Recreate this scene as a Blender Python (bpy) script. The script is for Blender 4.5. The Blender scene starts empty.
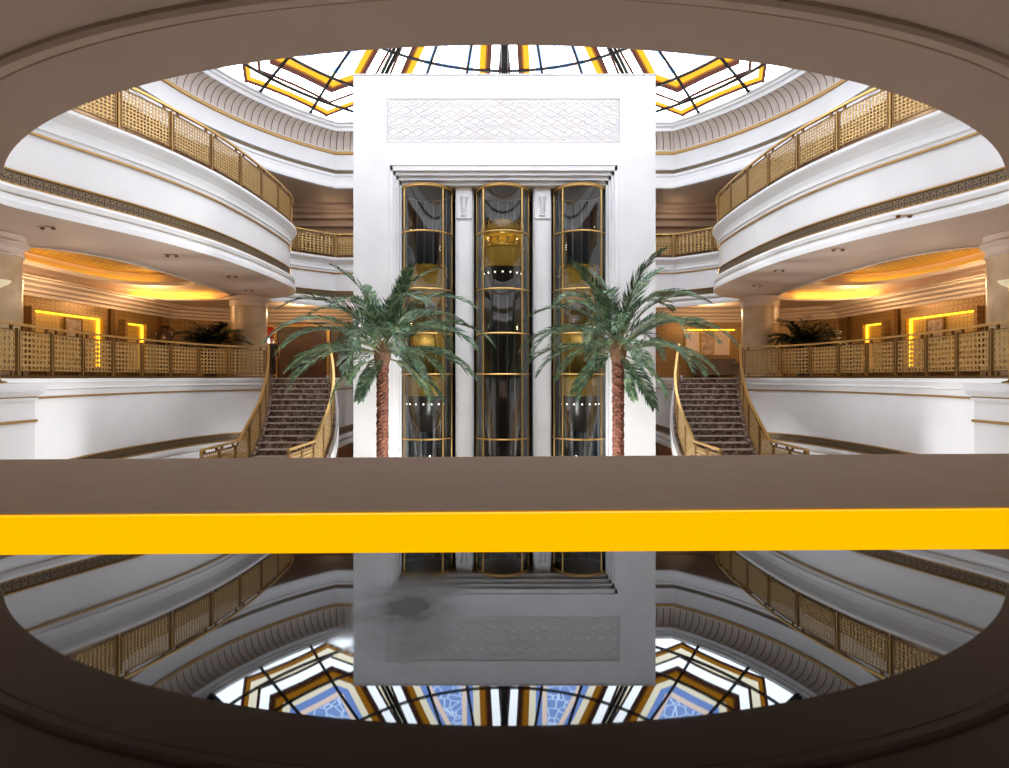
import bpy, bmesh, math, random
from math import sin, cos, pi, sqrt, atan2, radians as R
from mathutils import Vector, Matrix
random.seed(7)
S = bpy.context.scene
COL = S.collection
ZO = 5.3            # the lower lobby floor is world z = 0; everything below is written relative to the lens height
F = 600.0           # focal length in pixels of the 1009 px wide frame

# ------------------------------------------------------------------ materials
def mat(name, col, rough=0.5, metal=0.0, spec=0.5, ior=None, emit=None, estr=0.0, coat=0.0):
    m = bpy.data.materials.new(name); m.use_nodes = True
    b = m.node_tree.nodes['Principled BSDF']
    b.inputs['Base Color'].default_value = (*col, 1)
    b.inputs['Roughness'].default_value = rough
    b.inputs['Metallic'].default_value = metal
    b.inputs['Specular IOR Level'].default_value = spec
    if ior: b.inputs['IOR'].default_value = ior
    if coat: b.inputs['Coat Weight'].default_value = coat
    if emit:
        b.inputs['Emission Color'].default_value = (*emit, 1)
        b.inputs['Emission Strength'].default_value = estr
    return m

class NT:
    """small helper round a node tree"""
    def __init__(s, m):
        s.t = m.node_tree; s.n = s.t.nodes; s.l = s.t.links
        s.b = s.n.get('Principled BSDF')
    def new(s, kind, **kw):
        n = s.n.new(kind)
        for k, v in kw.items(): setattr(n, k, v)
        return n
    def put(s, sock, v):
        if isinstance(v, (int, float)): sock.default_value = v
        elif isinstance(v, tuple): sock.default_value = v if len(v) == len(sock.default_value) else (*v, 1)
        else: s.l.new(v, sock)
    def m(s, op, a, b=0.0, c=0.0):
        n = s.new('ShaderNodeMath', operation=op)
        s.put(n.inputs[0], a); s.put(n.inputs[1], b); s.put(n.inputs[2], c)
        return n.outputs[0]
    def mix(s, f, a, b):
        n = s.new('ShaderNodeMix', data_type='RGBA')
        s.put(n.inputs[0], f); s.put(n.inputs[6], a); s.put(n.inputs[7], b)
        return n.outputs[2]
    def coord(s, which='Object'):
        return s.new('ShaderNodeTexCoord').outputs[which]
    def noise(s, vec, scale, detail=4, rough=0.55):
        n = s.new('ShaderNodeTexNoise'); s.l.new(vec, n.inputs['Vector'])
        n.inputs['Scale'].default_value = scale; n.inputs['Detail'].default_value = detail; n.inputs['Roughness'].default_value = rough
        return n.outputs['Fac']
    def ramp(s, f, stops):
        n = s.new('ShaderNodeValToRGB'); s.l.new(f, n.inputs[0])
        e = n.color_ramp.elements
        while len(e) < len(stops): e.new(0.5)
        for q, (p, c) in zip(e, stops): q.position = p; q.color = (*c, 1)
        return n.outputs[0]
    def bump(s, h, strength=0.3, dist=0.01):
        n = s.new('ShaderNodeBump'); s.l.new(h, n.inputs['Height'])
        n.inputs['Strength'].default_value = strength; n.inputs['Distance'].default_value = dist
        s.l.new(n.outputs[0], s.b.inputs['Normal'])
    def color(s, c): s.l.new(c, s.b.inputs['Base Color'])

def noisy(name, c1, c2, scale, rough=0.5, metal=0, spec=0.5, detail=5, bump=0, lo=0.35, hi=0.65):
    m = mat(name, c1, rough, metal, spec); t = NT(m)
    f = t.noise(t.coord(), scale, detail)
    t.color(t.ramp(f, [(lo, c1), (hi, c2)]))
    if bump: t.bump(f, bump)
    return m

M = {}
M['white'] = noisy('white_plaster', (0.84, 0.84, 0.835), (0.87, 0.868, 0.86), 1.5, 0.55)
M['tower'] = noisy('white_stone', (0.80, 0.785, 0.765), (0.87, 0.86, 0.85), 0.8, 0.45)
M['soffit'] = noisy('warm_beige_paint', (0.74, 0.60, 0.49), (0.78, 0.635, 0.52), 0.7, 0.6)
M['shadedsoffit'] = noisy('shaded_soffit_paint', (0.50, 0.385, 0.31), (0.535, 0.41, 0.33), 0.7, 0.6)  # soffit paint darkened, so the shade overhead sits in its colour
M['gold'] = mat('brushed_brass', (0.70, 0.44, 0.14), 0.34, 0.75)
M['goldtrim'] = mat('gold_leaf_trim', (0.46, 0.27, 0.085), 0.42, 0.5)
M['postgold'] = mat('aged_brass', (0.40, 0.235, 0.075), 0.38, 0.7)
M['bronze'] = mat('dark_bronze', (0.22, 0.12, 0.04), 0.4, 0.8)
M['lattice'] = mat('fretwork_brass', (0.53, 0.335, 0.12), 0.38, 0.5)
M['cream'] = noisy('cream_marble', (0.57, 0.385, 0.21), (0.73, 0.54, 0.34), 1.6, 0.25, bump=0)
M['granite'] = None
M['iron'] = mat('black_iron', (0.012, 0.012, 0.014), 0.45, 0.2)
M['wood'] = noisy('dark_wood', (0.05, 0.022, 0.012), (0.10, 0.045, 0.022), 4, 0.35)
M['brownwall'] = noisy('brown_panelling', (0.17, 0.10, 0.055), (0.24, 0.15, 0.08), 3, 0.45)
M['led'] = mat('amber_led_strip', (1, 0.6, 0.05), 0.5, emit=(1.0, 0.52, 0.02), estr=5.0)
M['coveled'] = mat('hidden_amber_led', (1, 0.6, 0.05), 0.5, emit=(1.0, 0.55, 0.012), estr=13.0)
M['yellow'] = mat('lit_yellow_acrylic', (1.0, 0.55, 0.0), 0.45, emit=(1.0, 0.50, 0.0), estr=1.02)
M['shaft'] = mat('midnight_blue_cladding', (0.010, 0.024, 0.042), 0.28)
M['steel'] = mat('guide_rail_steel', (0.16, 0.18, 0.20), 0.35, 0.8)
M['cabgold'] = mat('polished_gold_cladding', (0.85, 0.55, 0.07), 0.3, 0.25)
M['cabdark'] = mat('smoked_dome', (0.035, 0.034, 0.03), 0.25)
M['lamp'] = mat('small_lamp', (1, 0.95, 0.85), 0.5, emit=(1, 0.92, 0.75), estr=4.0)
M['blackstone'] = None
M['pot'] = noisy('dark_glazed_pot', (0.05, 0.035, 0.025), (0.08, 0.055, 0.04), 6, 0.3)
M['soil'] = mat('soil', (0.03, 0.02, 0.015), 0.9)
M['darkleaf'] = noisy('dark_leaf', (0.012, 0.03, 0.014), (0.03, 0.055, 0.022), 5, 0.45)
M['cloth'] = mat('black_cloth', (0.006, 0.006, 0.008), 0.8)
M['skin'] = mat('skin', (0.32, 0.19, 0.13), 0.55)
M['hair'] = mat('black_hair', (0.008, 0.006, 0.005), 0.6)
M['red'] = mat('glowing_red_velvet', (0.45, 0.02, 0.015), 0.7, emit=(0.5, 0.02, 0.01), estr=0.25)  # curtain is no lamp; faint emission puts light into its red
M['daypane'] = mat('bright_window_pane', (0.9, 0.9, 0.9), 0.4, emit=(0.95, 0.97, 1.0), estr=1.6)
M['urn'] = mat('dark_bronze_urn', (0.05, 0.03, 0.02), 0.35, 0.5)
M['sofa'] = noisy('brown_upholstery', (0.09, 0.06, 0.045), (0.13, 0.09, 0.06), 20, 0.85)
M['art'] = noisy('abstract_canvas', (0.35, 0.22, 0.14), (0.62, 0.48, 0.34), 5, 0.6)
M['floor'] = noisy('beige_marble_floor', (0.66, 0.585, 0.50), (0.78, 0.71, 0.62), 0.6, 0.2)
M['carpet'] = noisy('brown_carpet', (0.16, 0.10, 0.06), (0.24, 0.16, 0.10), 9, 0.95)
M['shade'] = mat('opal_lamp_dish', (0.85, 0.75, 0.55), 0.4, emit=(1.0, 0.78, 0.42), estr=0.35)
M['ledge'] = noisy('taupe_stone', (0.74, 0.58, 0.44), (0.78, 0.615, 0.465), 14, 0.8)

# stair marble: dark emperador with pale veins
def marble():
    m = mat('brown_marble', (0.1, 0.06, 0.05), 0.22); t = NT(m)
    v = t.coord()
    f = t.noise(v, 7, 8, 0.75)
    c = t.ramp(f, [(0.34, (0.04, 0.022, 0.018)), (0.48, (0.11, 0.06, 0.042)), (0.59, (0.34, 0.235, 0.175)), (0.72, (0.62, 0.50, 0.42))])
    t.color(c); return m
M['stair'] = marble()
M['nosing'] = noisy('pale_stair_edge', (0.46, 0.36, 0.29), (0.66, 0.56, 0.48), 18, 0.25)

# gold wall panelling with a small square motif
def goldwall(name, c1, c2, c3, cell, rough=0.4, metal=0.35):
    m = mat(name, c1, rough, metal); t = NT(m)
    uv = t.new('ShaderNodeSeparateXYZ'); t.l.new(t.coord('UV'), uv.inputs[0])
    def tri(x): return t.m('ABSOLUTE', t.m('SUBTRACT', t.m('FRACT', t.m('DIVIDE', x, cell)), 0.5))
    a, b = tri(uv.outputs[0]), tri(uv.outputs[1])
    sq = t.m('MAXIMUM', a, b); di = t.m('ADD', a, b)
    k1 = t.m('GREATER_THAN', sq, 0.43)
    k2 = t.m('LESS_THAN', t.m('ABSOLUTE', t.m('SUBTRACT', di, 0.36)), 0.07)
    k = t.m('MAXIMUM', k1, k2)
    n = t.noise(t.coord(), 1.3, 3)
    base = t.mix(n, c1, c2)
    t.color(t.mix(k, base, c3)); t.bump(k, 0.5, 0.01)
    return m
M['goldwall'] = goldwall('gold_fret_panelling', (0.34, 0.19, 0.06), (0.46, 0.28, 0.09), (0.17, 0.09, 0.03), 0.20)
M['nichegold'] = goldwall('bright_gold_mosaic', (0.62, 0.40, 0.10), (0.74, 0.50, 0.14), (0.38, 0.22, 0.05), 0.16)
M['coffer'] = goldwall('bronze_ceiling_mosaic', (0.30, 0.17, 0.085), (0.42, 0.26, 0.14), (0.10, 0.05, 0.025), 0.34, 0.5, 0.15)
M['band'] = goldwall('pierced_bronze_band', (0.20, 0.135, 0.07), (0.30, 0.21, 0.11), (0.035, 0.022, 0.012), 0.13, 0.45, 0.3)

# fluted shell cove: thin brown grooves between pale flutes
def cove():
    m = mat('fluted_cove', (0.7, 0.63, 0.56), 0.55); t = NT(m)
    uv = t.new('ShaderNodeSeparateXYZ'); t.l.new(t.coord('UV'), uv.inputs[0])
    fr = t.m('FRACT', t.m('DIVIDE', uv.outputs[0], 0.30))
    tri = t.m('ABSOLUTE', t.m('SUBTRACT', fr, 0.5))
    k = t.m('GREATER_THAN', tri, 0.44)
    t.color(t.mix(k, (0.74, 0.66, 0.585, 1), (0.13, 0.075, 0.04, 1)))
    t.bump(t.m('MULTIPLY', tri, -2.0), 0.6, 0.04)
    return m
M['cove'] = cove()

# stained glass: nested pointed frames in each of the ten sectors (dome centred on the object origin)
def stained():
    m = bpy.data.materials.new('stained_glass'); m.use_nodes = True
    t = NT(m); t.n.remove(t.b)
    xyz = t.new('ShaderNodeSeparateXYZ'); t.l.new(t.coord('Object'), xyz.inputs[0])
    x, y = xyz.outputs[0], xyz.outputs[1]
    r = t.m('SQRT', t.m('ADD', t.m('MULTIPLY', x, x), t.m('MULTIPLY', y, y)))
    a = t.m('ARCTAN2', x, y)
    sec = 2 * pi / 10
    am = t.m('SUBTRACT', t.m('MODULO', t.m('ADD', a, 2 * pi), sec), sec / 2)
    u = t.m('ABSOLUTE', t.m('MULTIPLY', r, t.m('SINE', am))); v = t.m('MULTIPLY', r, t.m('COSINE', am))
    # pointed hexagon: outer edge, two shoulders, two sides
    d1 = t.m('SUBTRACT', v, 9.6)
    d2 = t.m('ADD', t.m('MULTIPLY', t.m('SUBTRACT', u, 1.35), 0.80), t.m('MULTIPLY', t.m('SUBTRACT', v, 9.6), 0.60))
    d3 = t.m('SUBTRACT', t.m('MULTIPLY', u, 0.955), t.m('MULTIPLY', v, 0.235))
    d3 = t.m('ADD', d3, 0.10)
    d = t.m('MAXIMUM', t.m('MAXIMUM', d1, d2), d3)
    dd = t.m('DIVIDE', t.m('ADD', d, 3.2), 4.4)   # -3.2 .. 1.2 -> 0..1
    def P(z): return (z + 3.2) / 4.4
    blue, blue2 = (0.13, 0.21, 0.46), (0.17, 0.26, 0.52)
    cream, pink = (0.66, 0.58, 0.44), (0.66, 0.50, 0.42)
    gold, brown, lav, dgold = (0.19, 0.072, 0.004), (0.02, 0.0065, 0.0045), (0.90, 0.90, 0.92), (0.06, 0.022, 0.003)
    n = t.new('ShaderNodeValToRGB'); t.l.new(dd, n.inputs[0]); n.color_ramp.interpolation = 'CONSTANT'
    stops = [(0.0, blue2), (P(-1.12), pink), (P(-0.92), blue), (P(-0.66), cream), (P(-0.40), gold), (P(-0.18), dgold), (P(-0.12), brown),
             (P(0.05), lav), (P(0.36), brown), (P(0.47), cream), (P(0.72), gold), (P(0.86), brown), (P(0.96), lav)]
    e = n.color_ramp.elements
    while len(e) < len(stops): e.new(0.5)
    for q, (p, c) in zip(e, stops): q.position = min(1, p); q.color = (*c, 1)
    # pale scrolling ornament in the blue field
    vo = t.new('ShaderNodeTexVoronoi', feature='DISTANCE_TO_EDGE'); t.l.new(t.coord('Object'), vo.inputs['Vector']); vo.inputs['Scale'].default_value = 2.6
    orn = t.m('MULTIPLY', t.m('LESS_THAN', vo.outputs[0], 0.05), t.m('LESS_THAN', dd, P(-1.12)))
    col = t.mix(orn, n.outputs[0], (0.50, 0.60, 0.80, 1))
    ns = t.noise(t.coord('Object'), 3.0, 3)
    col2 = t.mix(0.0, col, (0.9, 0.9, 0.9, 1))
    nd = t.m('LESS_THAN', t.m('ABSOLUTE', d), 99)
    tr = t.new('ShaderNodeBsdfTransparent'); t.l.new(col, tr.inputs[0])
    gl = t.new('ShaderNodeBsdfGlossy'); gl.inputs['Roughness'].default_value = 0.15
    mx = t.new('ShaderNodeMixShader'); mx.inputs[0].default_value = 0.04
    t.l.new(tr.outputs[0], mx.inputs[1]); t.l.new(gl.outputs[0], mx.inputs[2])
    t.l.new(mx.outputs[0], t.n['Material Output'].inputs[0])
    return m
M['stained'] = stained()

def clearglass(name, tint, gloss=1.0, rough=0.02):
    m = bpy.data.materials.new(name); m.use_nodes = True
    t = NT(m); t.n.remove(t.b)
    tr = t.new('ShaderNodeBsdfTransparent'); tr.inputs[0].default_value = (*tint, 1)
    gl = t.new('ShaderNodeBsdfGlossy'); gl.inputs['Roughness'].default_value = rough
    fr = t.new('ShaderNodeFresnel'); fr.inputs[0].default_value = 1.5
    mx = t.new('ShaderNodeMixShader')
    t.l.new(t.m('MULTIPLY', fr.outputs[0], gloss), mx.inputs[0])
    t.l.new(tr.outputs[0], mx.inputs[1]); t.l.new(gl.outputs[0], mx.inputs[2])
    t.l.new(mx.outputs[0], t.n['Material Output'].inputs[0])
    return m
M['tubeglass'] = clearglass('curved_shaft_glass', (0.93, 0.93, 0.90), 3.6)
M['cabglass'] = clearglass('cab_window_glass', (0.55, 0.62, 0.55), 1.2)

# polished black granite with smears
def granite():
    m = mat('polished_black_granite', (0.004, 0.0035, 0.003), 0.03, spec=0.5, ior=1.55); t = NT(m)
    v = t.coord()
    f = t.noise(v, 22, 6, 0.65)
    mp = t.new('ShaderNodeMapping'); t.l.new(v, mp.inputs[0])
    c2 = t.noise(v, 9, 5, 0.6)
    # clouded smears from wiping: rougher, slightly matt film in patches
    film = t.ramp(c2, [(0.45, (0.0015, 0.001, 0.0008)), (0.75, (0.006, 0.003, 0.002))])
    # a dried smudge near the far edge of the counter
    sx = t.new('ShaderNodeSeparateXYZ'); t.l.new(v, sx.inputs[0])
    dx = t.m('DIVIDE', t.m('SUBTRACT', sx.outputs[0], -0.0315), 0.0165)
    dy = t.m('DIVIDE', t.m('SUBTRACT', sx.outputs[1], 0.192), 0.030)
    rr = t.m('SQRT', t.m('ADD', t.m('MULTIPLY', dx, dx), t.m('MULTIPLY', dy, dy)))
    rr = t.m('ADD', rr, t.m('MULTIPLY', t.m('SUBTRACT', t.noise(v, 70, 5, 0.65), 0.5), 1.9))
    k = t.new('ShaderNodeMapRange'); t.l.new(rr, k.inputs[0])
    k.inputs[1].default_value = 0.25; k.inputs[2].default_value = 1.35; k.inputs[3].default_value = 0.9; k.inputs[4].default_value = 0.0
    t.color(t.mix(k.outputs[0], film, (0.035, 0.022, 0.014, 1)))
    rg = t.m('ADD', t.m('MULTIPLY', f, 0.035), t.m('MULTIPLY', k.outputs[0], 0.14))
    t.l.new(rg, t.b.inputs['Roughness'])
    t.l.new(t.m('SUBTRACT', 0.5, t.m('MULTIPLY', k.outputs[0], 0.48)), t.b.inputs['Specular IOR Level'])
    return m
M['granite'] = granite()

# palm greens
def leaf():
    m = mat('date_palm_leaf', (0.05, 0.13, 0.06), 0.4, spec=0.4); t = NT(m)
    oi = t.new('ShaderNodeObjectInfo')
    f = t.noise(t.coord(), 6, 3)
    a = t.ramp(f, [(0.34, (0.008, 0.028, 0.013)), (0.5, (0.055, 0.13, 0.055)), (0.66, (0.30, 0.42, 0.22))])
    b = t.mix(t.m('MULTIPLY', oi.outputs['Random'], 0.45), a, (0.10, 0.17, 0.10, 1))
    t.color(b); return m
M['leaf'] = leaf()
M['stalk'] = mat('frond_stalk', (0.20, 0.20, 0.09), 0.5)
M['trunk'] = noisy('red_brown_palm_bark', (0.075, 0.024, 0.012), (0.24, 0.085, 0.045), 9, 0.8, bump=0.5)
M['fibre'] = noisy('palm_fibre', (0.13, 0.06, 0.03), (0.27, 0.15, 0.08), 16, 0.9)

# ------------------------------------------------------------------ mesh builder
class MB:
    def __init__(s): s.v = []; s.f = []; s.mi = []; s.uv = []
    def face(s, pts, m=0, uv=None):
        i = len(s.v); s.v += [tuple(p) for p in pts]
        s.f.append(tuple(range(i, i + len(pts)))); s.mi.append(m); s.uv.append(uv)
    def grid(s, rows, m=0, closed=False, uvs=None):
        """rows: list of lists of points, shared vertices; m an int or a list with one entry per row gap"""
        base = len(s.v); nr = len(rows); nc = len(rows[0])
        for r_ in rows: s.v += [tuple(p) for p in r_]
        for i in range(nr - 1):
            for j in range(nc if closed else nc - 1):
                k = (j + 1) % nc
                s.f.append((base + i * nc + j, base + i * nc + k, base + (i + 1) * nc + k, base + (i + 1) * nc + j))
                s.mi.append(m[i] if isinstance(m, list) else m)
                s.uv.append([uvs[i][j], uvs[i][k], uvs[i + 1][k], uvs[i + 1][j]] if uvs else None)
    def box(s, x0, x1, y0, y1, z0, z1, m=0):
        p = [(x0, y0, z0), (x1, y0, z0), (x1, y1, z0), (x0, y1, z0), (x0, y0, z1), (x1, y0, z1), (x1, y1, z1), (x0, y1, z1)]
        s.hexa(p, m)
    def hexa(s, p, m=0):
        i = len(s.v); s.v += [tuple(q) for q in p]
        for f in ((0, 3, 2, 1), (4, 5, 6, 7), (0, 1, 5, 4), (1, 2, 6, 5), (2, 3, 7, 6), (3, 0, 4, 7)):
            s.f.append(tuple(i + k for k in f)); s.mi.append(m)
            q = [Vector(p[k]) for k in f]
            du, dv = (q[1] - q[0]).length, (q[3] - q[0]).length
            s.uv.append([(0, 0), (du, 0), (du, dv), (0, dv)])
    def obox(s, c, ux, hx, hy, z0, z1, m=0):
        """upright box centred at c=(x,y), x-axis direction ux, half sizes hx,hy"""
        ux = Vector((ux[0], ux[1])).normalized(); uy = Vector((-ux.y, ux.x)); c = Vector(c[:2])
        q = [c - ux * hx - uy * hy, c + ux * hx - uy * hy, c + ux * hx + uy * hy, c - ux * hx + uy * hy]
        s.hexa([(a.x, a.y, z0) for a in q] + [(a.x, a.y, z1) for a in q], m)
    def tube(s, pts, r, n=8, m=0, cap=True):
        pts = [Vector(p) for p in pts]
        rr = r if isinstance(r, list) else [r] * len(pts)
        rows = []; up = Vector((0, 0, 1)); last = None
        for i, p in enumerate(pts):
            t = (pts[min(i + 1, len(pts) - 1)] - pts[max(i - 1, 0)]).normalized()
            if last is None: a = t.cross(up if abs(t.z) < .95 else Vector((1, 0, 0))).normalized()
            else: a = (last - t * last.dot(t)).normalized()
            last = a; b = t.cross(a)
            rows.append([p + (a * cos(2 * pi * k / n) + b * sin(2 * pi * k / n)) * rr[i] for k in range(n)])
        s.grid(rows, m, closed=True)
        if cap: s.face(rows[0][::-1], m); s.face(rows[-1], m)
    def bar(s, pts, w, h, m=0):
        """rectangular rail swept along 3D points (w across in plan, h up)"""
        pts = [Vector(p) for p in pts]; rows = []
        for i, p in enumerate(pts):
            t = pts[min(i + 1, len(pts) - 1)] - pts[max(i - 1, 0)]
            n = Vector((-t.y, t.x, 0)); n = n.normalized() if n.length > 1e-6 else Vector((1, 0, 0))
            up = Vector((0, 0, 1))
            rows.append([p - n * w / 2 - up * h / 2, p + n * w / 2 - up * h / 2, p + n * w / 2 + up * h / 2, p - n * w / 2 + up * h / 2])
        s.grid(rows, m, closed=True); s.face(rows[0][::-1], m); s.face(rows[-1], m)
    def lathe(s, prof, c=(0, 0, 0), n=32, m=0, a0=0, a1=2 * pi):
        full = abs(a1 - a0 - 2 * pi) < 1e-6
        k = n if full else n + 1
        rows = [[(c[0] + r * cos(a0 + (a1 - a0) * j / n), c[1] + r * sin(a0 + (a1 - a0) * j / n), c[2] + z) for j in range(k)] for r, z in prof]
        s.grid(rows, m, closed=full)
    def build(s, name, mats, parent=None, smooth=False, loc=None, angle=35):
        me = bpy.data.meshes.new(name)
        me.from_pydata(s.v, [], s.f)
        for q in (mats if isinstance(mats, list) else [mats]): me.materials.append(q)
        for p, k in zip(me.polygons, s.mi): p.material_index = k
        if any(u for u in s.uv):
            ul = me.uv_layers.new(name='UVMap').data
            for p, u in zip(me.polygons, s.uv):
                if u:
                    for li, q in zip(p.loop_indices, u): ul[li].uv = q
        bm = bmesh.new(); bm.from_mesh(me)
        bmesh.ops.recalc_face_normals(bm, faces=bm.faces)
        if smooth:
            for f in bm.faces: f.smooth = True
            for e in bm.edges:
                if len(e.link_faces) == 2 and e.calc_face_angle(0) > R(angle): e.smooth = False
        bm.to_mesh(me); bm.free()
        o = bpy.data.objects.new(name, me); COL.objects.link(o)
        if parent is not None:
            o.parent = parent
            if parent.type == 'EMPTY' or True:
                o.matrix_parent_inverse = Matrix.Translation(-world_loc(parent))
        if loc: o.location = loc
        return o

def world_loc(o):
    v = Vector(o.location)
    return v
def tag(o, label, cat=None, group=None, kind=None):
    o['label'] = label
    if cat: o['category'] = cat
    if group: o['group'] = group
    if kind: o['kind'] = kind
    return o
def thing(name, label, cat, loc, group=None, kind=None):
    o = bpy.data.objects.new(name, None); COL.objects.link(o)
    o.location = loc; o.empty_display_size = 0.2
    return tag(o, label, cat, group, kind)
def struct(mb, name, mats, label, smooth=False, cat='building shell', **kw):
    return tag(mb.build(name, mats, None, smooth, **kw), label, cat, None, 'structure')

# ------------------------------------------------------------------ plan curves
def spline(P, step=0.25, closed=False):
    P = [Vector(p) for p in P]; out = []
    n = len(P)
    for i in range(n - 1):
        p0 = P[i - 1] if i > 0 else P[i] * 2 - P[i + 1]
        p1, p2 = P[i], P[i + 1]
        p3 = P[i + 2] if i + 2 < n else P[i + 1] * 2 - P[i]
        k = 12
        for j in range(k):
            t = j / k
            out.append(0.5 * ((2 * p1) + (p2 - p0) * t + (2 * p0 - 5 * p1 + 4 * p2 - p3) * t * t + (3 * p1 - p0 - 3 * p2 + p3) * t ** 3))
    out.append(P[-1])
    return resample(out, step)
def resample(pts, step=None, n=None):
    L = [0]
    for a, b in zip(pts, pts[1:]): L.append(L[-1] + (b - a).length)
    if n is None: n = max(2, int(round(L[-1] / step)))
    out = []; j = 0
    for i in range(n + 1):
        d = L[-1] * i / n
        while j < len(pts) - 2 and L[j + 1] < d: j += 1
        seg = L[j + 1] - L[j]
        out.append(pts[j].lerp(pts[j + 1], (d - L[j]) / seg if seg > 0 else 0))
    return out
CEN = Vector((0, 17.0))
def normals(c, closed=False, centre=CEN):
    out = []; n = len(c)
    for i in range(n):
        a = c[(i - 1) % n] if (closed or i > 0) else c[i]
        b = c[(i + 1) % n] if (closed or i < n - 1) else c[i]
        d1 = (c[i] - a); d2 = (b - c[i])
        d1 = d1.normalized() if d1.length > 1e-9 else d2.normalized()
        d2 = d2.normalized() if d2.length > 1e-9 else d1
        n1, n2 = Vector((-d1.y, d1.x)), Vector((-d2.y, d2.x))
        m = (n1 + n2)
        m = m.normalized() if m.length > 1e-6 else n1
        out.append(m / max(0.4, m.dot(n1)))
    sgn = sum((centre - p).dot(q) for p, q in zip(c, out))
    return out if sgn > 0 else [-q for q in out]
def sweep(mb, curve, prof, mats, closed=False, centre=CEN, zf=None):
    """prof: list of (out, z); mats one per segment. Each segment keeps its own verts so profile corners stay crisp."""
    nr = normals(curve, closed, centre)
    pts = list(curve); 
    if closed: pts = pts + [pts[0]]; nr = nr + [nr[0]]
    L = [0]
    for a, b in zip(pts, pts[1:]): L.append(L[-1] + (b - a).length)
    V = 0
    for k in range(len(prof) - 1):
        (o0, z0), (o1, z1) = prof[k], prof[k + 1]
        dv = sqrt((o1 - o0) ** 2 + (z1 - z0) ** 2)
        rows = []
        for (o, z) in ((o0, z0), (o1, z1)):
            rows.append([(p.x + q.x * o, p.y + q.y * o, z + (zf(i) if zf else 0)) for i, (p, q) in enumerate(zip(pts, nr))])
        mb.grid(rows, mats[k] if isinstance(mats, list) else mats, uvs=[[(l, V) for l in L], [(l, V + dv) for l in L]])
        V += dv
def offset(curve, d, closed=False, centre=CEN):
    return [p + q * d for p, q in zip(curve, normals(curve, closed, centre))]
def fillpoly(mb, loops, z, m=0):
    bm = bmesh.new(); es = []
    for lp in loops:
        vs = [bm.verts.new((p[0], p[1], z)) for p in lp]
        for a, b in zip(vs, vs[1:] + vs[:1]): es.append(bm.edges.new((a, b)))
    bmesh.ops.triangle_fill(bm, edges=es, use_beauty=True, use_dissolve=False)
    for f in bm.faces:
        q = [tuple(v.co) for v in f.verts]
        mb.face(q, m, [(a[0], a[1]) for a in q])
    bm.free()
def mir(c): return [Vector((-p[0], p[1])) for p in c]

# near ring of the upper gallery, over the lens
NEAR_C, NEAR_R = Vector((0, 15.6)), 10.0
near_left = [Vector((-NEAR_R * sin(a), NEAR_C.y - NEAR_R * cos(a))) for a in [R(50) * i / 36 for i in range(37)]]
side_left = spline([near_left[-1], (-8.55, 9.75), (-8.98, 10.65), (-8.74, 11.5), (-8.38, 12.35), (-7.96, 13.4), (-7.62, 14.6), (-7.40, 15.7), (-7.28, 17.0),
                    (-7.24, 18.4), (-7.26, 19.8), (-7.36, 21.0), (-7.72, 22.1), (-8.45, 23.1), (-9.6, 23.9)], 0.22)
BACK_Y = 26.5
KINK = -7.46
back_left = spline([(-9.6, 23.9), (-9.25, 24.7), (-8.45, 25.65), (KINK, BACK_Y)], 0.25)
upper_hole = near_left[:0:-1][::-1]
loop_left = near_left + side_left[1:] + back_left[1:]
loop_right = mir(loop_left)
upper_loop = loop_left + loop_right[::-1][:-1]          # closed loop round the atrium
side_right, back_right = mir(side_left), mir(back_left)
back_edge = back_left + mir(back_left)[::-1]

# mid level edge (left)
mid_left = spline([(-9.30, 10.6), (-9.52, 11.9), (-9.70, 12.9), (-9.86, 14.0), (-9.93, 15.2), (-9.90, 16.5), (-9.76, 17.8), (-9.50, 19.0), (-9.02, 20.0), (-8.12, 20.45)], 0.2)

XW, YB, YN = 17.5, 31.0, -6.0
TOPC, TOPR = Vector((0, 17.6)), 11.55
ang = math.asin(-KINK / TOPR)
top_loop = []
na = 72
for i in range(na + 1):
    a = ang + (2 * pi - 2 * ang) * i / na
    top_loop.append(Vector((TOPR * sin(a), TOPC.y + TOPR * cos(a))))
# chord closes the loop at the back between (-KINK, 26.4) and (KINK, 26.4)

# ------------------------------------------------------------------ shell
mb = MB(); mb.face([(-XW, YN, -5.3), (XW, YN, -5.3), (XW, YB, -5.3), (-XW, YB, -5.3)])
struct(mb, 'floor', M['floor'], 'beige marble floor of the lower lobby', cat='floor')
for nm, q in (('wall_west', [(-XW, YN), (-XW, YB)]), ('wall_east', [(XW, YN), (XW, YB)]), ('wall_north', [(-XW, YB), (XW, YB)]), ('wall_south', [(-XW, YN), (XW, YN)])):
    mb = MB(); a, b = q
    L = (Vector(a) - Vector(b)).length
    mb.face([(*a, -5.3), (*b, -5.3), (*b, 11.2), (*a, 11.2)], 0, [(0, 0), (L, 0), (L, 16.5), (0, 16.5)])
    struct(mb, nm, M['brownwall'], {'wall_west': 'brown outer wall behind the galleries with the standing person', 'wall_east': 'brown outer wall behind the galleries with the sofa',
           'wall_north': 'brown outer wall behind the elevator tower', 'wall_south': 'brown outer wall behind the viewer'}[nm], cat='wall')
big = [(-XW, YN), (XW, YN), (XW, YB), (-XW, YB)]
# roof with the skylight opening
mb = MB(); fillpoly(mb, [big, offset(top_loop, 0.80, True)], 11.0)
struct(mb, 'roof', M['white'], 'flat white roof round the skylight', cat='roof')
# upper ceiling at the foot of the skylight drum
mb = MB(); fillpoly(mb, [big, offset(top_loop, 0.10, True)], 8.24)
struct(mb, 'ceiling_upper', M['soffit'], 'beige ceiling of the top gallery', cat='ceiling')

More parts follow.
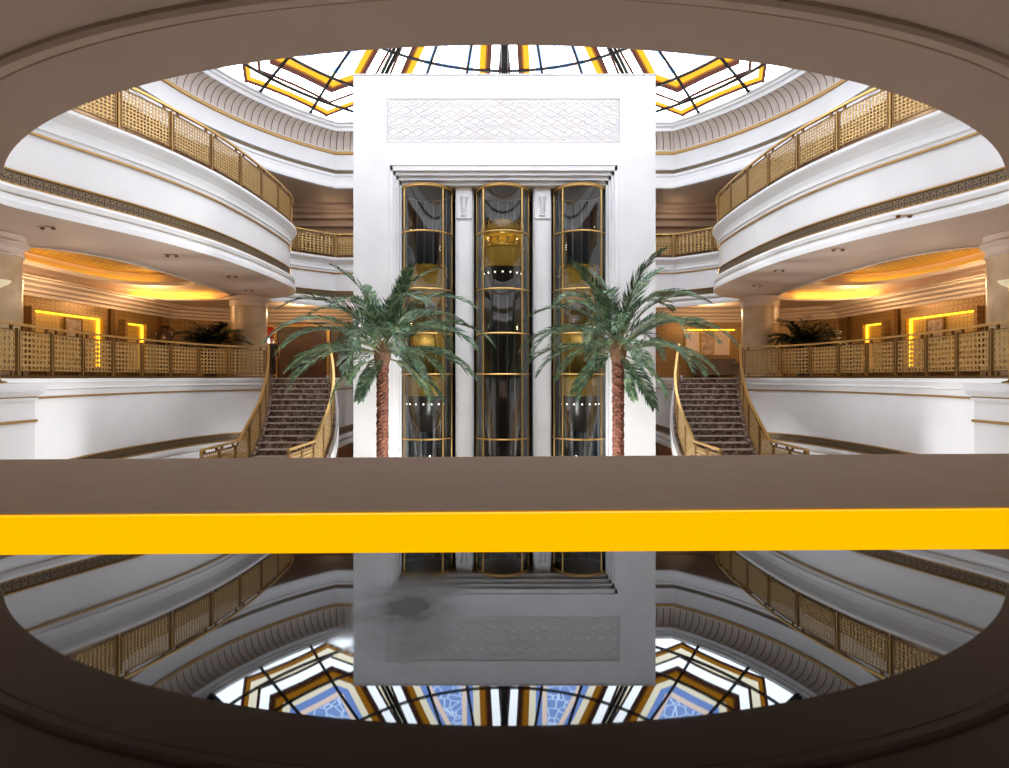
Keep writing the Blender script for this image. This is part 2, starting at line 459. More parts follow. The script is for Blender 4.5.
# skylight drum: cornice, bronze band, white face, gold line, fluted cove, rim
prof = [(0.10, 8.24), (0.24, 8.26), (0.24, 8.36), (0.20, 8.44), (0.13, 8.60), (0.10, 8.78), (0.14, 8.80), (0.14, 8.92), (0.02, 8.94), (0.02, 9.11), (0.06, 9.12), (0.06, 9.17), (0.0, 9.2), (0.0, 9.80),
        (0.07, 9.82), (0.07, 9.93), (0.0, 9.95), (0.0, 10.0)]
ms = [0, 0, 0, 0, 0, 0, 0, 0, 2, 0, 0, 0, 0, 1, 1, 1, 0]
for k in range(1, 9):
    th = pi / 2 * k / 8
    prof.append((0.58 - 0.58 * cos(th), 10.0 + 0.60 * sin(th))); ms.append(3)
prof += [(0.66, 10.58), (0.66, 10.72), (0.74, 10.76), (0.74, 10.84), (0.82, 10.88), (0.82, 11.0)]; ms += [0] * 6
mb = MB(); sweep(mb, top_loop, prof, ms, True)
struct(mb, 'trim_1', [M['white'], M['goldtrim'], M['band'], M['cove']], 'white skylight drum with fluted cove, gold line and bronze band', smooth=True, cat='cornice')

# upper gallery slab: floor on top, soffit beneath
HS = 3.10; HU = 5.30
def superellipse(cx, cy, ax, ay, n=3.2, k=72):
    out = []
    for i in range(k):
        t = 2 * pi * i / k; c, s_ = cos(t), sin(t)
        out.append(Vector((cx + ax * math.copysign(abs(c) ** (2 / n), c), cy + ay * math.copysign(abs(s_) ** (2 / n), s_))))
    return out
coffer_l = superellipse(-12.3, 19.0, 2.35, 5.0)
coffer_r = mir(coffer_l)
near_in = [p + (p - NEAR_C).normalized() * 0.66 for p in near_left]
mb = MB()
fillpoly(mb, [big, offset(upper_loop, -0.005, True), coffer_l, coffer_r], HS + 0.012)
struct(mb, 'ceiling', M['soffit'], 'beige soffit under the upper gallery with two oval coffers', cat='ceiling')
mb = MB(); fillpoly(mb, [big, offset(upper_loop, -0.30, True)], HU - 0.01)
struct(mb, 'floor_upper', M['carpet'], 'brown carpeted floor of the upper gallery', cat='floor')

# fascia of the upper gallery
def upper_fascia(z, s=1.0):
    p = [(-0.32, 0.0), (-0.02, 0.0), (0.02, -0.02), (0.03, -0.09), (0.0, -0.14), (-0.06, -0.20), (-0.14, -0.30), (-0.17, -0.42), (-0.17, -0.46), (-0.13, -0.47), (-0.13, -0.54), (-0.17, -0.55), (-0.17, -0.63),
         (-0.15, -0.645), (-0.15, -0.68), (-0.20, -0.685), (-0.20, -1.45), (-0.15, -1.455), (-0.15, -1.48), (-0.19, -1.49), (-0.19, -1.71), (-0.13, -1.715), (-0.13, -1.745),
         (-0.05, -1.77), (-0.02, -1.83), (-0.05, -1.90), (-0.10, -1.93), (-0.07, -1.95), (-0.07, -2.00), (-0.02, -2.02), (0.0, -2.08), (0.0, -2.14), (0.0, -2.19), (-0.005, -2.20)]
    m = [0] * (len(p) - 1)
    for k in (12, 13, 14, 16, 17, 18, 20, 21, 26): m[k] = 1
    m[19] = 2
    return [(o, z + h * s) for o, h in p], m
FM = [M['white'], M['goldtrim'], M['band']]
pr, ms = upper_fascia(HU)
for k, (cv, lb) in enumerate(((near_left[::-1] + mir(near_left)[1:], 'white moulded edge of the upper gallery straight overhead'), (side_left, 'white bulging balcony front with bronze band on the side of the standing person'),
                              (side_right, 'white bulging balcony front with bronze band on the side of the sofa'), (back_edge, 'white moulded balcony edge behind the elevator tower'))):
    mb = MB(); sweep(mb, cv, pr, ms)
    struct(mb, 'trim_%d' % (k + 2), FM, lb, smooth=True, cat='balcony front')
# thin sheet with shade put into its colour, then a moulding line on the soffit overhead, parallel to the near edge
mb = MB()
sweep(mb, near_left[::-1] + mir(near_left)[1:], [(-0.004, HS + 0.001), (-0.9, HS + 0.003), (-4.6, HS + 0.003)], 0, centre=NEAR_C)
struct(mb, 'ceiling_near', M['shadedsoffit'], 'soffit band straight overhead with shade in its colour', cat='ceiling')
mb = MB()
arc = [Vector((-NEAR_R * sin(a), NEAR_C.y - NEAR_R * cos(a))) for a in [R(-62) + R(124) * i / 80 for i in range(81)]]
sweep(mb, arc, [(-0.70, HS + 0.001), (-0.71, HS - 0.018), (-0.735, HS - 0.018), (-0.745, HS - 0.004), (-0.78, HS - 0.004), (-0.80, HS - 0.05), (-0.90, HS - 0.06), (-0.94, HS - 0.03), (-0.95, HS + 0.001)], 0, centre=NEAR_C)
struct(mb, 'trim_6', M['shadedsoffit'], 'curved double moulding on the soffit overhead', smooth=True, cat='moulding')

# oval coffers in the side ceilings: two steps, bronze mosaic top, amber light hidden on the outer lip
for s, cf in ((-1, coffer_l), (1, coffer_r)):
    cc = Vector((12.3 * s, 19.0))
    side = 'over the urn' if s < 0 else 'over the sofa side'
    mb = MB()
    c2 = superellipse(12.60 * s, 18.1, 1.90, 4.25)
    c2c = Vector((12.60 * s, 18.1))
    sweep(mb, cf, [(0, HS), (0.03, HS - .03), (0.07, HS - .03), (0.08, HS + 0.05), (-0.32, HS + .05), (-0.34, HS + 0.32)], 0, True, cc)
    # second plate with a smaller oval opening, a lip, then the chamber with the mosaic top
    fillpoly(mb, [offset(cf, -0.34, True, cc), c2], HS + 0.32, 0)
    sweep(mb, c2, [(0, HS + .32), (0.05, HS + .32), (0.06, HS + .46), (0.02, HS + .46), (0.01, HS + .41), (-0.36, HS + .41), (-0.38, HS + 0.80)], 0, True, c2c)
    fillpoly(mb, [offset(c2, -0.38, True, c2c)], HS + 0.80, 1)
    o = struct(mb, 'ceiling_coffer', [M['soffit'], M['coffer']], 'oval stepped coffer with bronze mosaic and amber cove light ' + ('on the side of the standing person' if s < 0 else 'on the side of the sofa'), smooth=True, cat='ceiling coffer')
    # amber led strips lying behind the outer lips
    k0 = [p for p in offset(c2, -0.30, True, c2c) if (p.x * s) > 12.9]
    k0.sort(key=lambda p: atan2(p.y - c2c.y, (p.x - c2c.x) * s))
    mb = MB(); mb.bar([(p.x, p.y, HS + 0.425) for p in k0], 0.06, 0.02)
    mb.build('light_strip', M['coveled'], o)
    k1 = [p for p in offset(cf, -0.26, True, cc) if p.y > 23.0 and p.x * s > 11.6]
    k1.sort(key=lambda p: atan2(p.y - cc.y, (p.x - cc.x) * s))
    mb = MB(); mb.bar([(p.x, p.y, HS + 0.065) for p in k1], 0.06, 0.02)
    mb.build('light_strip', M['coveled'], o)

# ------------------------------------------------------------------ mid level slab, walls, fascia
def midfloor_poly():
    L = [(-XW, 4.0), (-8.3, 4.0), (-8.3, 10.6), (-9.3, 10.6)] + [tuple(p) for p in mid_left[1:]] + [(-8.12, 20.62), (-6.0, 20.62), (-6.0, 25.4), (-5.4, 26.2), (-4.6, 26.45)]
    Rr = [(-x, y) for x, y in L][::-1]
    return L + Rr + [(XW, YB), (-XW, YB)]
for nm, z, mt, lb in (('floor_middle', -0.02, M['carpet'], 'brown carpeted floor of the middle gallery'), ('ceiling_lower', -2.5, M['soffit'], 'beige ceiling under the middle gallery')):
    mb = MB(); fillpoly(mb, [midfloor_poly()], z)
    struct(mb, nm, mt, lb, cat='floor' if 'floor' in nm else 'ceiling')
mp = [(-0.30, -0.015), (0.03, -0.015), (0.06, -0.03), (0.06, -0.10), (0.02, -0.15), (-0.01, -0.20), (0.03, -0.21), (0.03, -0.25), (-0.02, -0.27), (-0.04, -0.40), (0.0, -0.405), (0.0, -0.44), (-0.05, -0.45), (-0.05, -1.84),
      (0.0, -1.845), (0.0, -1.87), (-0.04, -1.88), (-0.04, -2.07), (0.02, -2.08), (0.02, -2.11), (0.08, -2.13), (0.10, -2.20), (0.06, -2.27), (0.02, -2.29), (0.05, -2.30), (0.05, -2.35), (0.12, -2.37), (0.12, -2.50), (-0.3, -2.50)]
mm = [0] * (len(mp) - 1)
for k in (9, 10, 11, 13, 14, 15, 17, 18, 23): mm[k] = 1
mm[16] = 2
mid_end = [Vector((-8.12, 20.45)), Vector((-8.05, 20.62))]
inner = [Vector(p) for p in ((-6.0, 20.62), (-6.0, 25.4), (-5.4, 26.2), (-4.6, 26.45), (4.6, 26.45), (5.4, 26.2), (6.0, 25.4), (6.0, 20.62))]
for k, (cv, lb) in enumerate(((mid_left, 'white curved parapet wall below the middle railing beside the stair with the standing person'), (mir(mid_left), 'white curved parapet wall below the middle railing on the side of the sofa'), (inner, 'white parapet wall round the well behind the elevator tower'))):
    mb = MB(); sweep(mb, cv, mp, mm)
    struct(mb, 'trim_%d' % (7 + k), FM, lb, smooth=True, cat='parapet')
# back part has a raised plinth under its railing
mb = MB(); sweep(mb, inner[1:-1], [(-0.25, -0.02), (-0.25, 0.22), (0.02, 0.22), (0.05, 0.18), (0.05, 0.08), (0.0, 0.0)], 0)
struct(mb, 'trim_10', M['white'], 'white plinth under the railing behind the elevator tower', cat='plinth')
# end piers in front of the galleries
for s in (-1, 1):
    mb = MB()
    def pb(x0, x1, y0, y1, z0, z1, m=0):
        a, b = sorted((s * x0, s * x1)); mb.box(a, b, y0, y1, z0, z1, m)
    pb(8.30, 9.6, 4.0, 10.60, -5.3, -0.36)
    pb(8.26, 9.6, 4.0, 10.64, -0.40, -0.355, 0)
    for o, z0, z1 in ((0.03, -0.36, -0.33), (0.06, -0.33, -0.29), (0.09, -0.29, -0.24), (0.12, -0.24, -0.12), (0.10, -0.12, -0.10)):
        pb(8.30 - o, 9.6, 4.0, 10.60 + o, z0, z1, 1 if z1 == -0.33 else 0)
    pb(8.27, 9.6, 4.0, 10.63, -0.785, -0.74, 1)
    pb(8.285, 9.6, 4.0, 10.615, -0.80, -0.785, 0)
    struct(mb, 'wall_pier', [M['white'], M['goldtrim']], 'white moulded end pier ' + ('before the railing on the side of the standing person' if s < 0 else 'before the railing on the side of the sofa'), cat='pier')

# ------------------------------------------------------------------ gallery walls on the middle level
def wall_strip(mb, pts, z0, z1, m=0):
    pts = [Vector(p) for p in pts]; L = 0
    for a, b in zip(pts, pts[1:]):
        l = (b - a).length
        mb.face([(a.x, a.y, z0), (b.x, b.y, z0), (b.x, b.y, z1), (a.x, a.y, z1)], m, [(L, z0), (L + l, z0), (L + l, z1), (L, z1)])
        L += l
def WX(y): return 15.8 - 0.0566 * (y - 5)
for s in (-1, 1):
    pts = [(s * WX(5), 5.0), (s * WX(26.2), 26.2), (s * 12.6, 28.0), (s * 11.35, 28.0)] if s < 0 else [(s * WX(5), 5.0), (s * WX(26.2), 26.2), (s * 12.6, 28.0), (s * 5.5, 28.0)]
    mb = MB(); wall_strip(mb, pts, -0.02, 2.62, 0)
    # stepped cornice under the ceiling
    sweep(mb, [Vector(p) for p in pts], [(0.0, 2.58), (0.06, 2.58), (0.06, 2.68), (0.18, 2.72), (0.18, 2.80), (0.30, 2.86), (0.34, 2.86), (0.34, 2.94), (0.55, 3.0), (0.55, 3.06), (0.75, 3.06), (0.75, 3.10)], 1)
    # dark pilaster strips between the fret panels
    for y in (10.0, 14.0, 18.0, 22.55, 25.4):
        d = Vector((s * (WX(y + 1) - WX(y)), 1.0)).normalized()
        mb.obox((s * (WX(y) - 0.04), y), d, 0.11, 0.06, -0.02, 2.58, 2)
    struct(mb, 'wall_gallery', [M['goldwall'], M['soffit'], M['bronze']], 'gold fret panelled gallery wall ' + ('behind the urn' if s < 0 else 'behind the sofa'), cat='wall')
# lintel and side wall round the dark doorway on the person's side
mb = MB()
wall_strip(mb, [(-11.35, 28.0), (-5.5, 28.0)], 2.45, 2.62, 0)
sweep(mb, [Vector((-11.35, 28.0)), Vector((-5.5, 28.0))], [(0.0, 2.58), (0.06, 2.58), (0.06, 2.68), (0.18, 2.72), (0.18, 2.80), (0.30, 2.86), (0.34, 2.86), (0.34, 2.94), (0.55, 3.0), (0.55, 3.06), (0.75, 3.06), (0.75, 3.10)], 1)
struct(mb, 'wall_lintel', [M['brownwall'], M['soffit']], 'moulded lintel above the dark wooden doorway', cat='wall')
mb = MB(); wall_strip(mb, [(-5.5, 28.0), (5.5, 28.0)], -0.02, 3.1, 0)
struct(mb, 'wall_centre', M['goldwall'], 'gold panelled wall behind the elevator tower', cat='wall')
# beam and dark wall of the upper gallery behind the tower
mb = MB()
wall_strip(mb, [(-XW, 30.4), (XW, 30.4)], HU, 8.24, 0)
for y0, z0 in ((28.2, 8.06), (28.5, 7.86), (28.8, 7.66), (29.2, 7.36), (29.6, 7.02), (30.0, 6.7)):
    mb.box(-XW, XW, y0, 30.4, z0, z0 + 0.06, 1); mb.box(-XW, XW, y0 + 0.12, 30.4, z0 + 0.06, 8.24, 1)
struct(mb, 'wall_upper', [M['brownwall'], M['soffit']], 'dark brown wall with stepped beam in the upper gallery behind the tower', cat='wall')
# lower wall seen under the middle gallery behind the tower
mb = MB(); wall_strip(mb, [(-XW, 27.6), (XW, 27.6)], -5.3, -2.5, 0)
mb.box(-7.6, -7.0, 27.5, 27.6, -5.3, -2.5, 1); mb.box(7.0, 7.6, 27.5, 27.6, -5.3, -2.5, 1)
struct(mb, 'wall_lower', [M['brownwall'], M['wood']], 'brown panelled wall of the lower lobby behind the tower', cat='wall')

# ------------------------------------------------------------------ skylight
DC = Vector((0, 17.5)); DR = 10.75
def dz(r): return 10.95 + 3.3 * (1 - (r / DR) ** 2)
sky = thing('skylight', 'domed stained glass skylight with black ribs above the elevator tower', 'skylight', (DC.x, DC.y, 10.95))
mb = MB()
rs = [DR * (1 - i / 16) for i in range(16)] + [0.05]
rows = [[(r * sin(2 * pi * k / 80), r * cos(2 * pi * k / 80), dz(r) - 10.95) for k in range(80)] for r in rs]
mb.grid(rows, 0, closed=True)
o = mb.build('stained_glass', M['stained'], None, True); o.parent = sky
for k in range(30):
    a = 2 * pi * k / 30
    main = k % 3 == 0
    mb = MB(); w = 0.085 if main else 0.03
    rr = [DR * (1 - i / 14) for i in range(14)] + ([0.25] if main else [2.4])
    rr = [r for r in rr if r >= (0.25 if main else 2.4)]
    P = [Vector((DC.x + r * sin(a), DC.y + r * cos(a), dz(r) - 0.05)) for r in rr]
    sd = Vector((cos(a), -sin(a), 0))
    if main:
        for q in (-1, 1): mb.tube([p + sd * q * 0.085 for p in P], 0.07, 6)
        mb.tube([p - Vector((0, 0, 0.07)) for p in P], 0.035, 6)
    else: mb.tube(P, 0.06, 6)
    mb.build('main_rib' if main else 'thin_rib', M['iron'], sky, True)
for r in (10.15, 9.15, 7.3, 5.0, 2.4):
    mb = MB(); P = [Vector((DC.x + r * sin(a), DC.y + r * cos(a), dz(r) - 0.06)) for a in [2 * pi * k / 90 for k in range(91)]]
    mb.tube(P, 0.06, 6, cap=False); mb.build('ring_bar', M['iron'], sky, True)

# ------------------------------------------------------------------ elevator tower
TY = 19.5
tw = thing('elevator_tower', 'white stone elevator tower with patterned panel rising to the skylight', 'elevator tower', (0, TY, -5.3), kind='structure')
HW, TT = 4.91, 9.83
OL, OR_, OT = -3.72, 3.67, 6.87           # outer line of the frame
IL, IR, IT = -3.40, 3.36, 6.36            # clear opening
mb = MB()
px0, px1, pz0, pz1 = -3.82, 3.74, 7.64, 9.09
mb.box(-HW, OL, TY, 23.0, -5.3, OT); mb.box(OR_, HW, TY, 23.0, -5.3, OT)
mb.box(-HW, HW, TY, 23.0, OT, pz0); mb.box(-HW, px0, TY, 23.0, pz0, pz1); mb.box(px1, HW, TY, 23.0, pz0, pz1); mb.box(-HW, HW, TY, 23.0, pz1, TT)
mb.box(px0, px1, TY + 0.025, 23.0, pz0, pz1)
mb.box(-HW - 0.03, HW + 0.03, TY - 0.03, 23.0, TT, TT + 0.03)
mb.build('facade', M['tower'], tw)
# stepped frame
mb = MB()
steps = [(0.0, 0.0), (0.09, 0.10), (0.17, 0.20), (0.25, 0.34)]
for i, (o, d) in enumerate(steps):
    o2 = steps[i + 1][0] if i + 1 < len(steps) else 0.32
    t2 = steps[i + 1][0] * 1.55 if i + 1 < len(steps) else 0.51
    a = o * 1.55
    mb.box(OL + o, OL + o2, TY + d, 22.0, -5.3, OT - a); mb.box(OR_ - o2, OR_ - o, TY + d, 22.0, -5.3, OT - a)
    mb.box(OL + o, OR_ - o, TY + d, 22.0, OT - t2, OT - a)
mb.tube([(OL - 0.03, TY, -5.3), (OL - 0.03, TY, OT + 0.03), (OR_ + 0.03, TY, OT + 0.03), (OR_ + 0.03, TY, -5.3)], 0.03, 6)
mb.build('opening_frame', M['tower'], tw)
mb = MB(); mb.box(IL - .1, IR + .1, 21.6, 21.9, -5.3, IT + 0.2); mb.build('shaft_wall', M['shaft'], tw)
mb = MB(); mb.box(IL, IR, 19.9, 21.6, IT - 0.01, IT + 0.1); mb.build('recess_ceiling', M['soffit'], tw)
# relief panel: interlaced six-pointed star pattern raised from the stone
mb = MB()
def clip(a, b):
    t0, t1 = 0.0, 1.0; d = b - a
    for k, lo, hi in ((0, px0 + .03, px1 - .03), (1, pz0 + .03, pz1 - .03)):
        if abs(d[k]) < 1e-9:
            if a[k] < lo or a[k] > hi: return None
            continue
        u0, u1 = (lo - a[k]) / d[k], (hi - a[k]) / d[k]
        if u0 > u1: u0, u1 = u1, u0
        t0, t1 = max(t0, u0), min(t1, u1)
    return (a + d * t0, a + d * t1) if t1 - t0 > 0.02 else None
ap = 0.205
def hexat(c):
    mids = [Vector((c.x + ap * cos(R(60 * k)), c.y + ap * sin(R(60 * k)))) for k in range(6)]
    return mids
segs = []
for j in range(-1, 7):
    for i in range(-1, 21):
        c = Vector((px0 + 2 * ap * (i + (0.5 if j % 2 else 0)), pz0 + j * ap * sqrt(3)))
        ms_ = hexat(c)
        vs = [Vector((c.x + ap / cos(R(30)) * cos(R(60 * k + 30)), c.y + ap / cos(R(30)) * sin(R(60 * k + 30)))) for k in range(6)]
        for k in range(6): segs.append((ms_[k], ms_[(k + 2) % 6]))
        for k in range(3): segs.append((vs[k], vs[(k + 1) % 6]))
for a, b in segs:
    q = clip(a, b)
    if not q: continue
    a, b = q; t = (b - a).normalized(); n = Vector((-t.y, t.x)) * 0.009
    c4 = [a - n, b - n, b + n, a + n]
    mb.hexa([(p.x, TY + 0.03, p.y) for p in c4] + [(p.x, TY + 0.004, p.y) for p in c4])
for (x0, x1, z0, z1) in ((px0 - .03, px1 + .03, pz1 - .03, pz1), (px0 - .03, px1 + .03, pz0, pz0 + .03), (px0 - .03, px0, pz0, pz1), (px1, px1 + .03, pz0, pz1)):
    mb.box(x0, x1, TY - 0.012, TY + 0.03, z0, z1)
mb.build('relief_panel', mat('relief_stone', (0.82, 0.785, 0.745), 0.5), tw)
# pilasters between the glass shafts, with a carved capital
for x in (-1.35, 1.27):
    mb = MB()
    mb.box(x - 0.26, x + 0.26, 20.05, 21.6, -5.3, IT)
    mb.box(x - 0.31, x + 0.31, 20.25, 21.6, -5.3, IT)
    mb.box(x - 0.18, x + 0.18, 20.0, 20.05, -5.2, 5.2)
    mb.box(x - 0.24, x + 0.24, 19.98, 20.05, 5.3, 5.36); 
    pl = mb.build('pilaster', M['tower'], tw)
    mb = MB()
    for k in range(5):
        zz = 5.42 + k * 0.13
        mb.tube([(x - 0.10 + 0.02 * k, 20.03, zz), (x, 19.97, zz + 0.06), (x + 0.10 - 0.02 * k, 20.03, zz)], 0.03, 6)
    mb.lathe([(0.09, 5.36), (0.12, 5.40), (0.07, 5.46), (0.10, 5.9), (0.14, 6.02), (0.10, 6.08)], (x, 20.05, 0), 12)
    mb.build('carved_ornament', M['tower'], pl, True)

# three glass elevator shafts
TC, TRAD = 20.36, 0.87
tubes = [(-2.66, 'glass elevator shaft behind the palm nearer the standing person'), (-0.06, 'middle glass elevator shaft between the two white pilasters'), (2.55, 'glass elevator shaft behind the palm nearer the sofa')]
hoops = [6.26, 4.78, 2.90, 1.45, 0.11, -2.02, -3.6]
for tx, lb in tubes:
    g = thing('glass_elevator_shaft', lb, 'elevator shaft', (tx, TC, -5.3), 'glass elevator shafts in the white tower')
    a0, a1 = R(170), R(370)
    mb = MB(); mb.lathe([(TRAD, -5.3), (TRAD, 6.26)], (tx, TC, 0), 40, 0, a0, a1); mb.build('curved_glass', M['tubeglass'], g, True)
    for z in hoops:
        mb = MB(); mb.tube([(tx + (TRAD + .02) * cos(a), TC + (TRAD + .02) * sin(a), z) for a in [a0 + (a1 - a0) * k / 40 for k in range(41)]], 0.029, 6)
        mb.build('hoop', M['gold'], g, True)
    for a in (R(180), R(223), R(317), R(360)):
        mb = MB(); mb.box(-0.022, 0.022, -0.022, 0.022, -5.3, 6.26)
        q = (tx + TRAD * cos(a), TC + TRAD * sin(a)); 
        mb.v = [(v[0] + q[0], v[1] + q[1], v[2]) for v in mb.v]
        mb.build('mullion', M['gold'], g)
    mb = MB(); mb.lathe([(TRAD - .02, 6.22), (TRAD + 0.04, 6.24), (TRAD + 0.04, 6.31), (TRAD - 0.02, 6.36)], (tx, TC, 0), 40, 0, a0, a1); mb.lathe([(TRAD - .02, 6.24), (0.0, 6.24)], (tx, TC, 0), 40, 1); mb.build('cap', [M['goldtrim'], M['shaft']], g, True)
    mb = MB(); mb.lathe([(TRAD - .01, -5.3), (TRAD - .01, 6.22)], (tx, TC, 0), 40, 0, R(12), R(168)); mb.build('dark_lining', M['shaft'], g, True)
    mb = MB()
    for dx in (-0.42, -0.16, 0.16, 0.42): mb.box(tx + dx - 0.02, tx + dx + 0.02, TC + .66, TC + .72, -5.3, 6.2)
    mb.build('guide_rail', M['steel'], g)

def cab(tx, z0, zbands, lb):
    """zbands: dome bottom, dome top, gold band top, glass top, upper gold top, crown top"""
    zb, zd, zg, zw, zu, zc = zbands
    c = (tx, TC + 0.02, 0); r = 0.70
    o = thing('elevator_cab', lb, 'elevator', (tx, TC, zb), 'glass elevator cabs')
    mb = MB(); mb.lathe([(0.02, zb), (r * .35, zb + .03), (r * .62, zb + (zd - zb) * .22), (r * .84, zb + (zd - zb) * .52), (r * .97, zb + (zd - zb) * .86), (r, zd)], c, 40); dm = mb.build('dome_underside', M['cabdark'], o, True)
    for k in range(7):
        a = R(200 + 140 * k / 6); rr = r * 0.93
        mb = MB(); mb.lathe([(0.0, -0.03), (0.03, 0), (0.0, 0.03)], (tx + rr * cos(a), TC + rr * sin(a), zb + (zd - zb) * .78), 8); mb.build('dome_light', M['lamp'], dm)
    mb = MB(); mb.lathe([(r + .0, zd), (r + .03, zd), (r + .03, zd + .06), (r, zd + .08), (r, zg - .08), (r + .03, zg - .06), (r + .03, zg), (r - .02, zg)], c, 40); mb.build('lower_band', M['cabgold'], o, True)
    mb = MB(); mb.lathe([(r - .03, zg), (r - .03, zw)], c, 40); mb.build('window', M['cabglass'], o, True)
    mb = MB(); mb.lathe([(r * .86, zg), (r * .86, zw)], c, 24, 0, R(20), R(160)); mb.build('back_panel', M['nichegold'], o, True)
    for a in (200, 235, 305, 340):
        mb = MB(); mb.tube([(tx + (r - .02) * cos(R(a)), TC + .02 + (r - .02) * sin(R(a)), z) for z in (zg, zw)], 0.025, 6); mb.build('stile', M['cabgold'], o)
    mb = MB(); mb.lathe([(r - .02, zw), (r + .03, zw), (r + .03, zw + .05), (r, zw + .07), (r, zu - .06), (r + .05, zu - .04), (r + .05, zu), (r - .1, zu)], c, 40); mb.build('upper_band', M['cabgold'], o, True)
    mb = MB(); mb.lathe([(r - .1, zu), (r - .08, zu + (zc - zu) * .5), (r * .55, zu + (zc - zu) * .8), (r * .5, zc), (0.02, zc)], c, 32)
    for k in range(9):
        a = R(190 + 20 * k); mb.tube([(tx + r * cos(a), TC + r * sin(a), zu), (tx + r * cos(a), TC + r * sin(a), zu + .2), (tx + r * .9 * cos(a), TC + r * .9 * sin(a), zu + .28)], 0.03, 6)
    mb.build('crown', M['cabgold'], o, True)
Zt = lambda y: (377.5 - y) / F * 19.75
cab(-2.66, 0, (Zt(434), Zt(396), Zt(376), Zt(304), Zt(272), Zt(262)), 'gold elevator cab half hidden by the palm nearer the standing person')
cab(2.55, 0, (Zt(434), Zt(396), Zt(376), Zt(304), Zt(272), Zt(262)), 'gold elevator cab half hidden by the palm nearer the sofa')
cab(-0.06, 0, (Zt(292), Zt(266), Zt(244), Zt(233), Zt(227), Zt(217)), 'gold elevator cab with dark dome high in the middle shaft')

# ------------------------------------------------------------------ railings
def panel_mesh(p0, p1, z0a, z0b, h, nx, ny, thick=0.016):
    """pierced fret plate between two plan points; z0a/z0b = foot heights; returns (frame MB, lattice MB)"""
    p0, p1 = Vector(p0), Vector(p1); d = p1 - p0; w = d.length; nrm = Vector((-d.y, d.x)).normalized()
    def P(u, v, t): 
        q = p0 + d * u + nrm * t
        return (q.x, q.y, z0a + (z0b - z0a) * u + v * h)
    la = MB(); fr = MB()
    m_u, m_v = 0.025 / w, 0.02 / h
    du, dv = (1 - 2 * m_u) / nx, (1 - 2 * m_v) / ny
    for i in range(nx):
        for j in range(ny):
            u0, v0 = m_u + i * du, m_v + j * dv; cu, cv = u0 + du / 2, v0 + dv / 2
            if (i + j) % 2 == 0:   # square hole
                hole = [(cu + du * .32 * a, cv + dv * .32 * b) for a, b in ((-1, -1), (1, -1), (1, 1), (-1, 1))]
                out = [(u0, v0), (u0 + du, v0), (u0 + du, v0 + dv), (u0, v0 + dv)]
            else:                  # diamond hole
                hole = [(cu, cv - dv * .43), (cu + du * .43, cv), (cu, cv + dv * .43), (cu - du * .43, cv)]
                out = [(u0, v0), (u0 + du, v0), (u0 + du, v0 + dv), (u0, v0 + dv)]
            for t in (-thick / 2, thick / 2):
                if (i + j) % 2 == 0:
                    for k in range(4):
                        la.face([P(*out[k], t), P(*out[(k + 1) % 4], t), P(*hole[(k + 1) % 4], t), P(*hole[k], t)])
                else:
                    for k in range(4):
                        la.face([P(*out[k], t), P(*out[(k + 1) % 4], t), P(*hole[k], t)] if False else [P(*out[k], t), P(*hole[k], t), P(*hole[(k - 1) % 4], t)])
                        la.face([P(*out[k], t), P(*out[(k + 1) % 4], t), P(*hole[k], t)])
            for k in range(4):
                a, b = hole[k], hole[(k + 1) % 4]
                la.face([P(*a, -thick / 2), P(*b, -thick / 2), P(*b, thick / 2), P(*a, thick / 2)])
    def fb(u0, u1, v0, v1, t=0.02):
        fr.hexa([P(u0, v0, -t), P(u1, v0, -t), P(u1, v0, t), P(u0, v0, t), P(u0, v1, -t), P(u1, v1, -t), P(u1, v1, t), P(u0, v1, t)])
    fb(0, m_u, 0, 1); fb(1 - m_u, 1, 0, 1); fb(m_u, 1 - m_u, 0, m_v); fb(m_u, 1 - m_u, 1 - m_v, 1)
    return fr, la
def railing(curve, n, zf, label, group=None, name='railing', rail_h=1.07, foot=0.12, ends=True, nx=9, ny=7, flat_end=None, cat='railing', handr=0.065):
    """curve: dense plan points; zf(t): foot height along it, t in 0..1"""
    curve = resample([Vector(p) for p in curve], n=max(n * 6, 24))
    P = resample(curve, n=n)
    root = thing(name, label, cat, (P[0].x, P[0].y, zf(0)), group)
    N = len(curve) - 1
    mb = MB(); mb.bar([(p.x, p.y, zf(i / N) + rail_h - 0.025) for i, p in enumerate(curve)], handr, 0.05); mb.build('handrail', M['gold'], root)
    mb = MB(); mb.bar([(p.x, p.y, zf(i / N) + 0.02) for i, p in enumerate(curve)], 0.07, 0.035); mb.build('base_rail', M['bronze'], root)
    for i, p in enumerate(P):
        a, b = P[max(0, i - 1)], P[min(n, i + 1)]; d = (b - a).normalized()
        mb = MB(); mb.obox(p, d, 0.022, 0.028, zf(i / n) + 0.0, zf(i / n) + rail_h - 0.05 if i in (0, n) else zf(i / n) + rail_h - 0.10)
        mb.build('post', M['postgold'], root)
    for i in range(n):
        a, b = P[i], P[i + 1]; d = (b - a); L = d.length; d.normalize()
        a2, b2 = a + d * 0.05, b - d * 0.05
        f0 = 0.05 / L
        za = zf((i + f0) / n) + foot; zb = zf((i + 1 - f0) / n) + foot
        h = rail_h - 0.13 - foot
        fr, la = panel_mesh(a2, b2, za, zb, h, nx, ny)
        for u in (0.12, 0.88):
            q = a2.lerp(b2, u); z = za + (zb - za) * u
            fr.obox(q, d, 0.03, 0.02, z + h, z + h + 0.085)
            fr.obox(q, d, 0.015, 0.015, z - foot + .03, z)
        pf = fr.build('panel_frame', M['bronze'], root)
        la.build('fretwork_panel', M['lattice'], pf)
    return root

def cut(curve, y0, y1):
    return [p for p in curve if y0 <= p.y <= y1]
# upper side balconies
up = offset(side_left, -0.10)
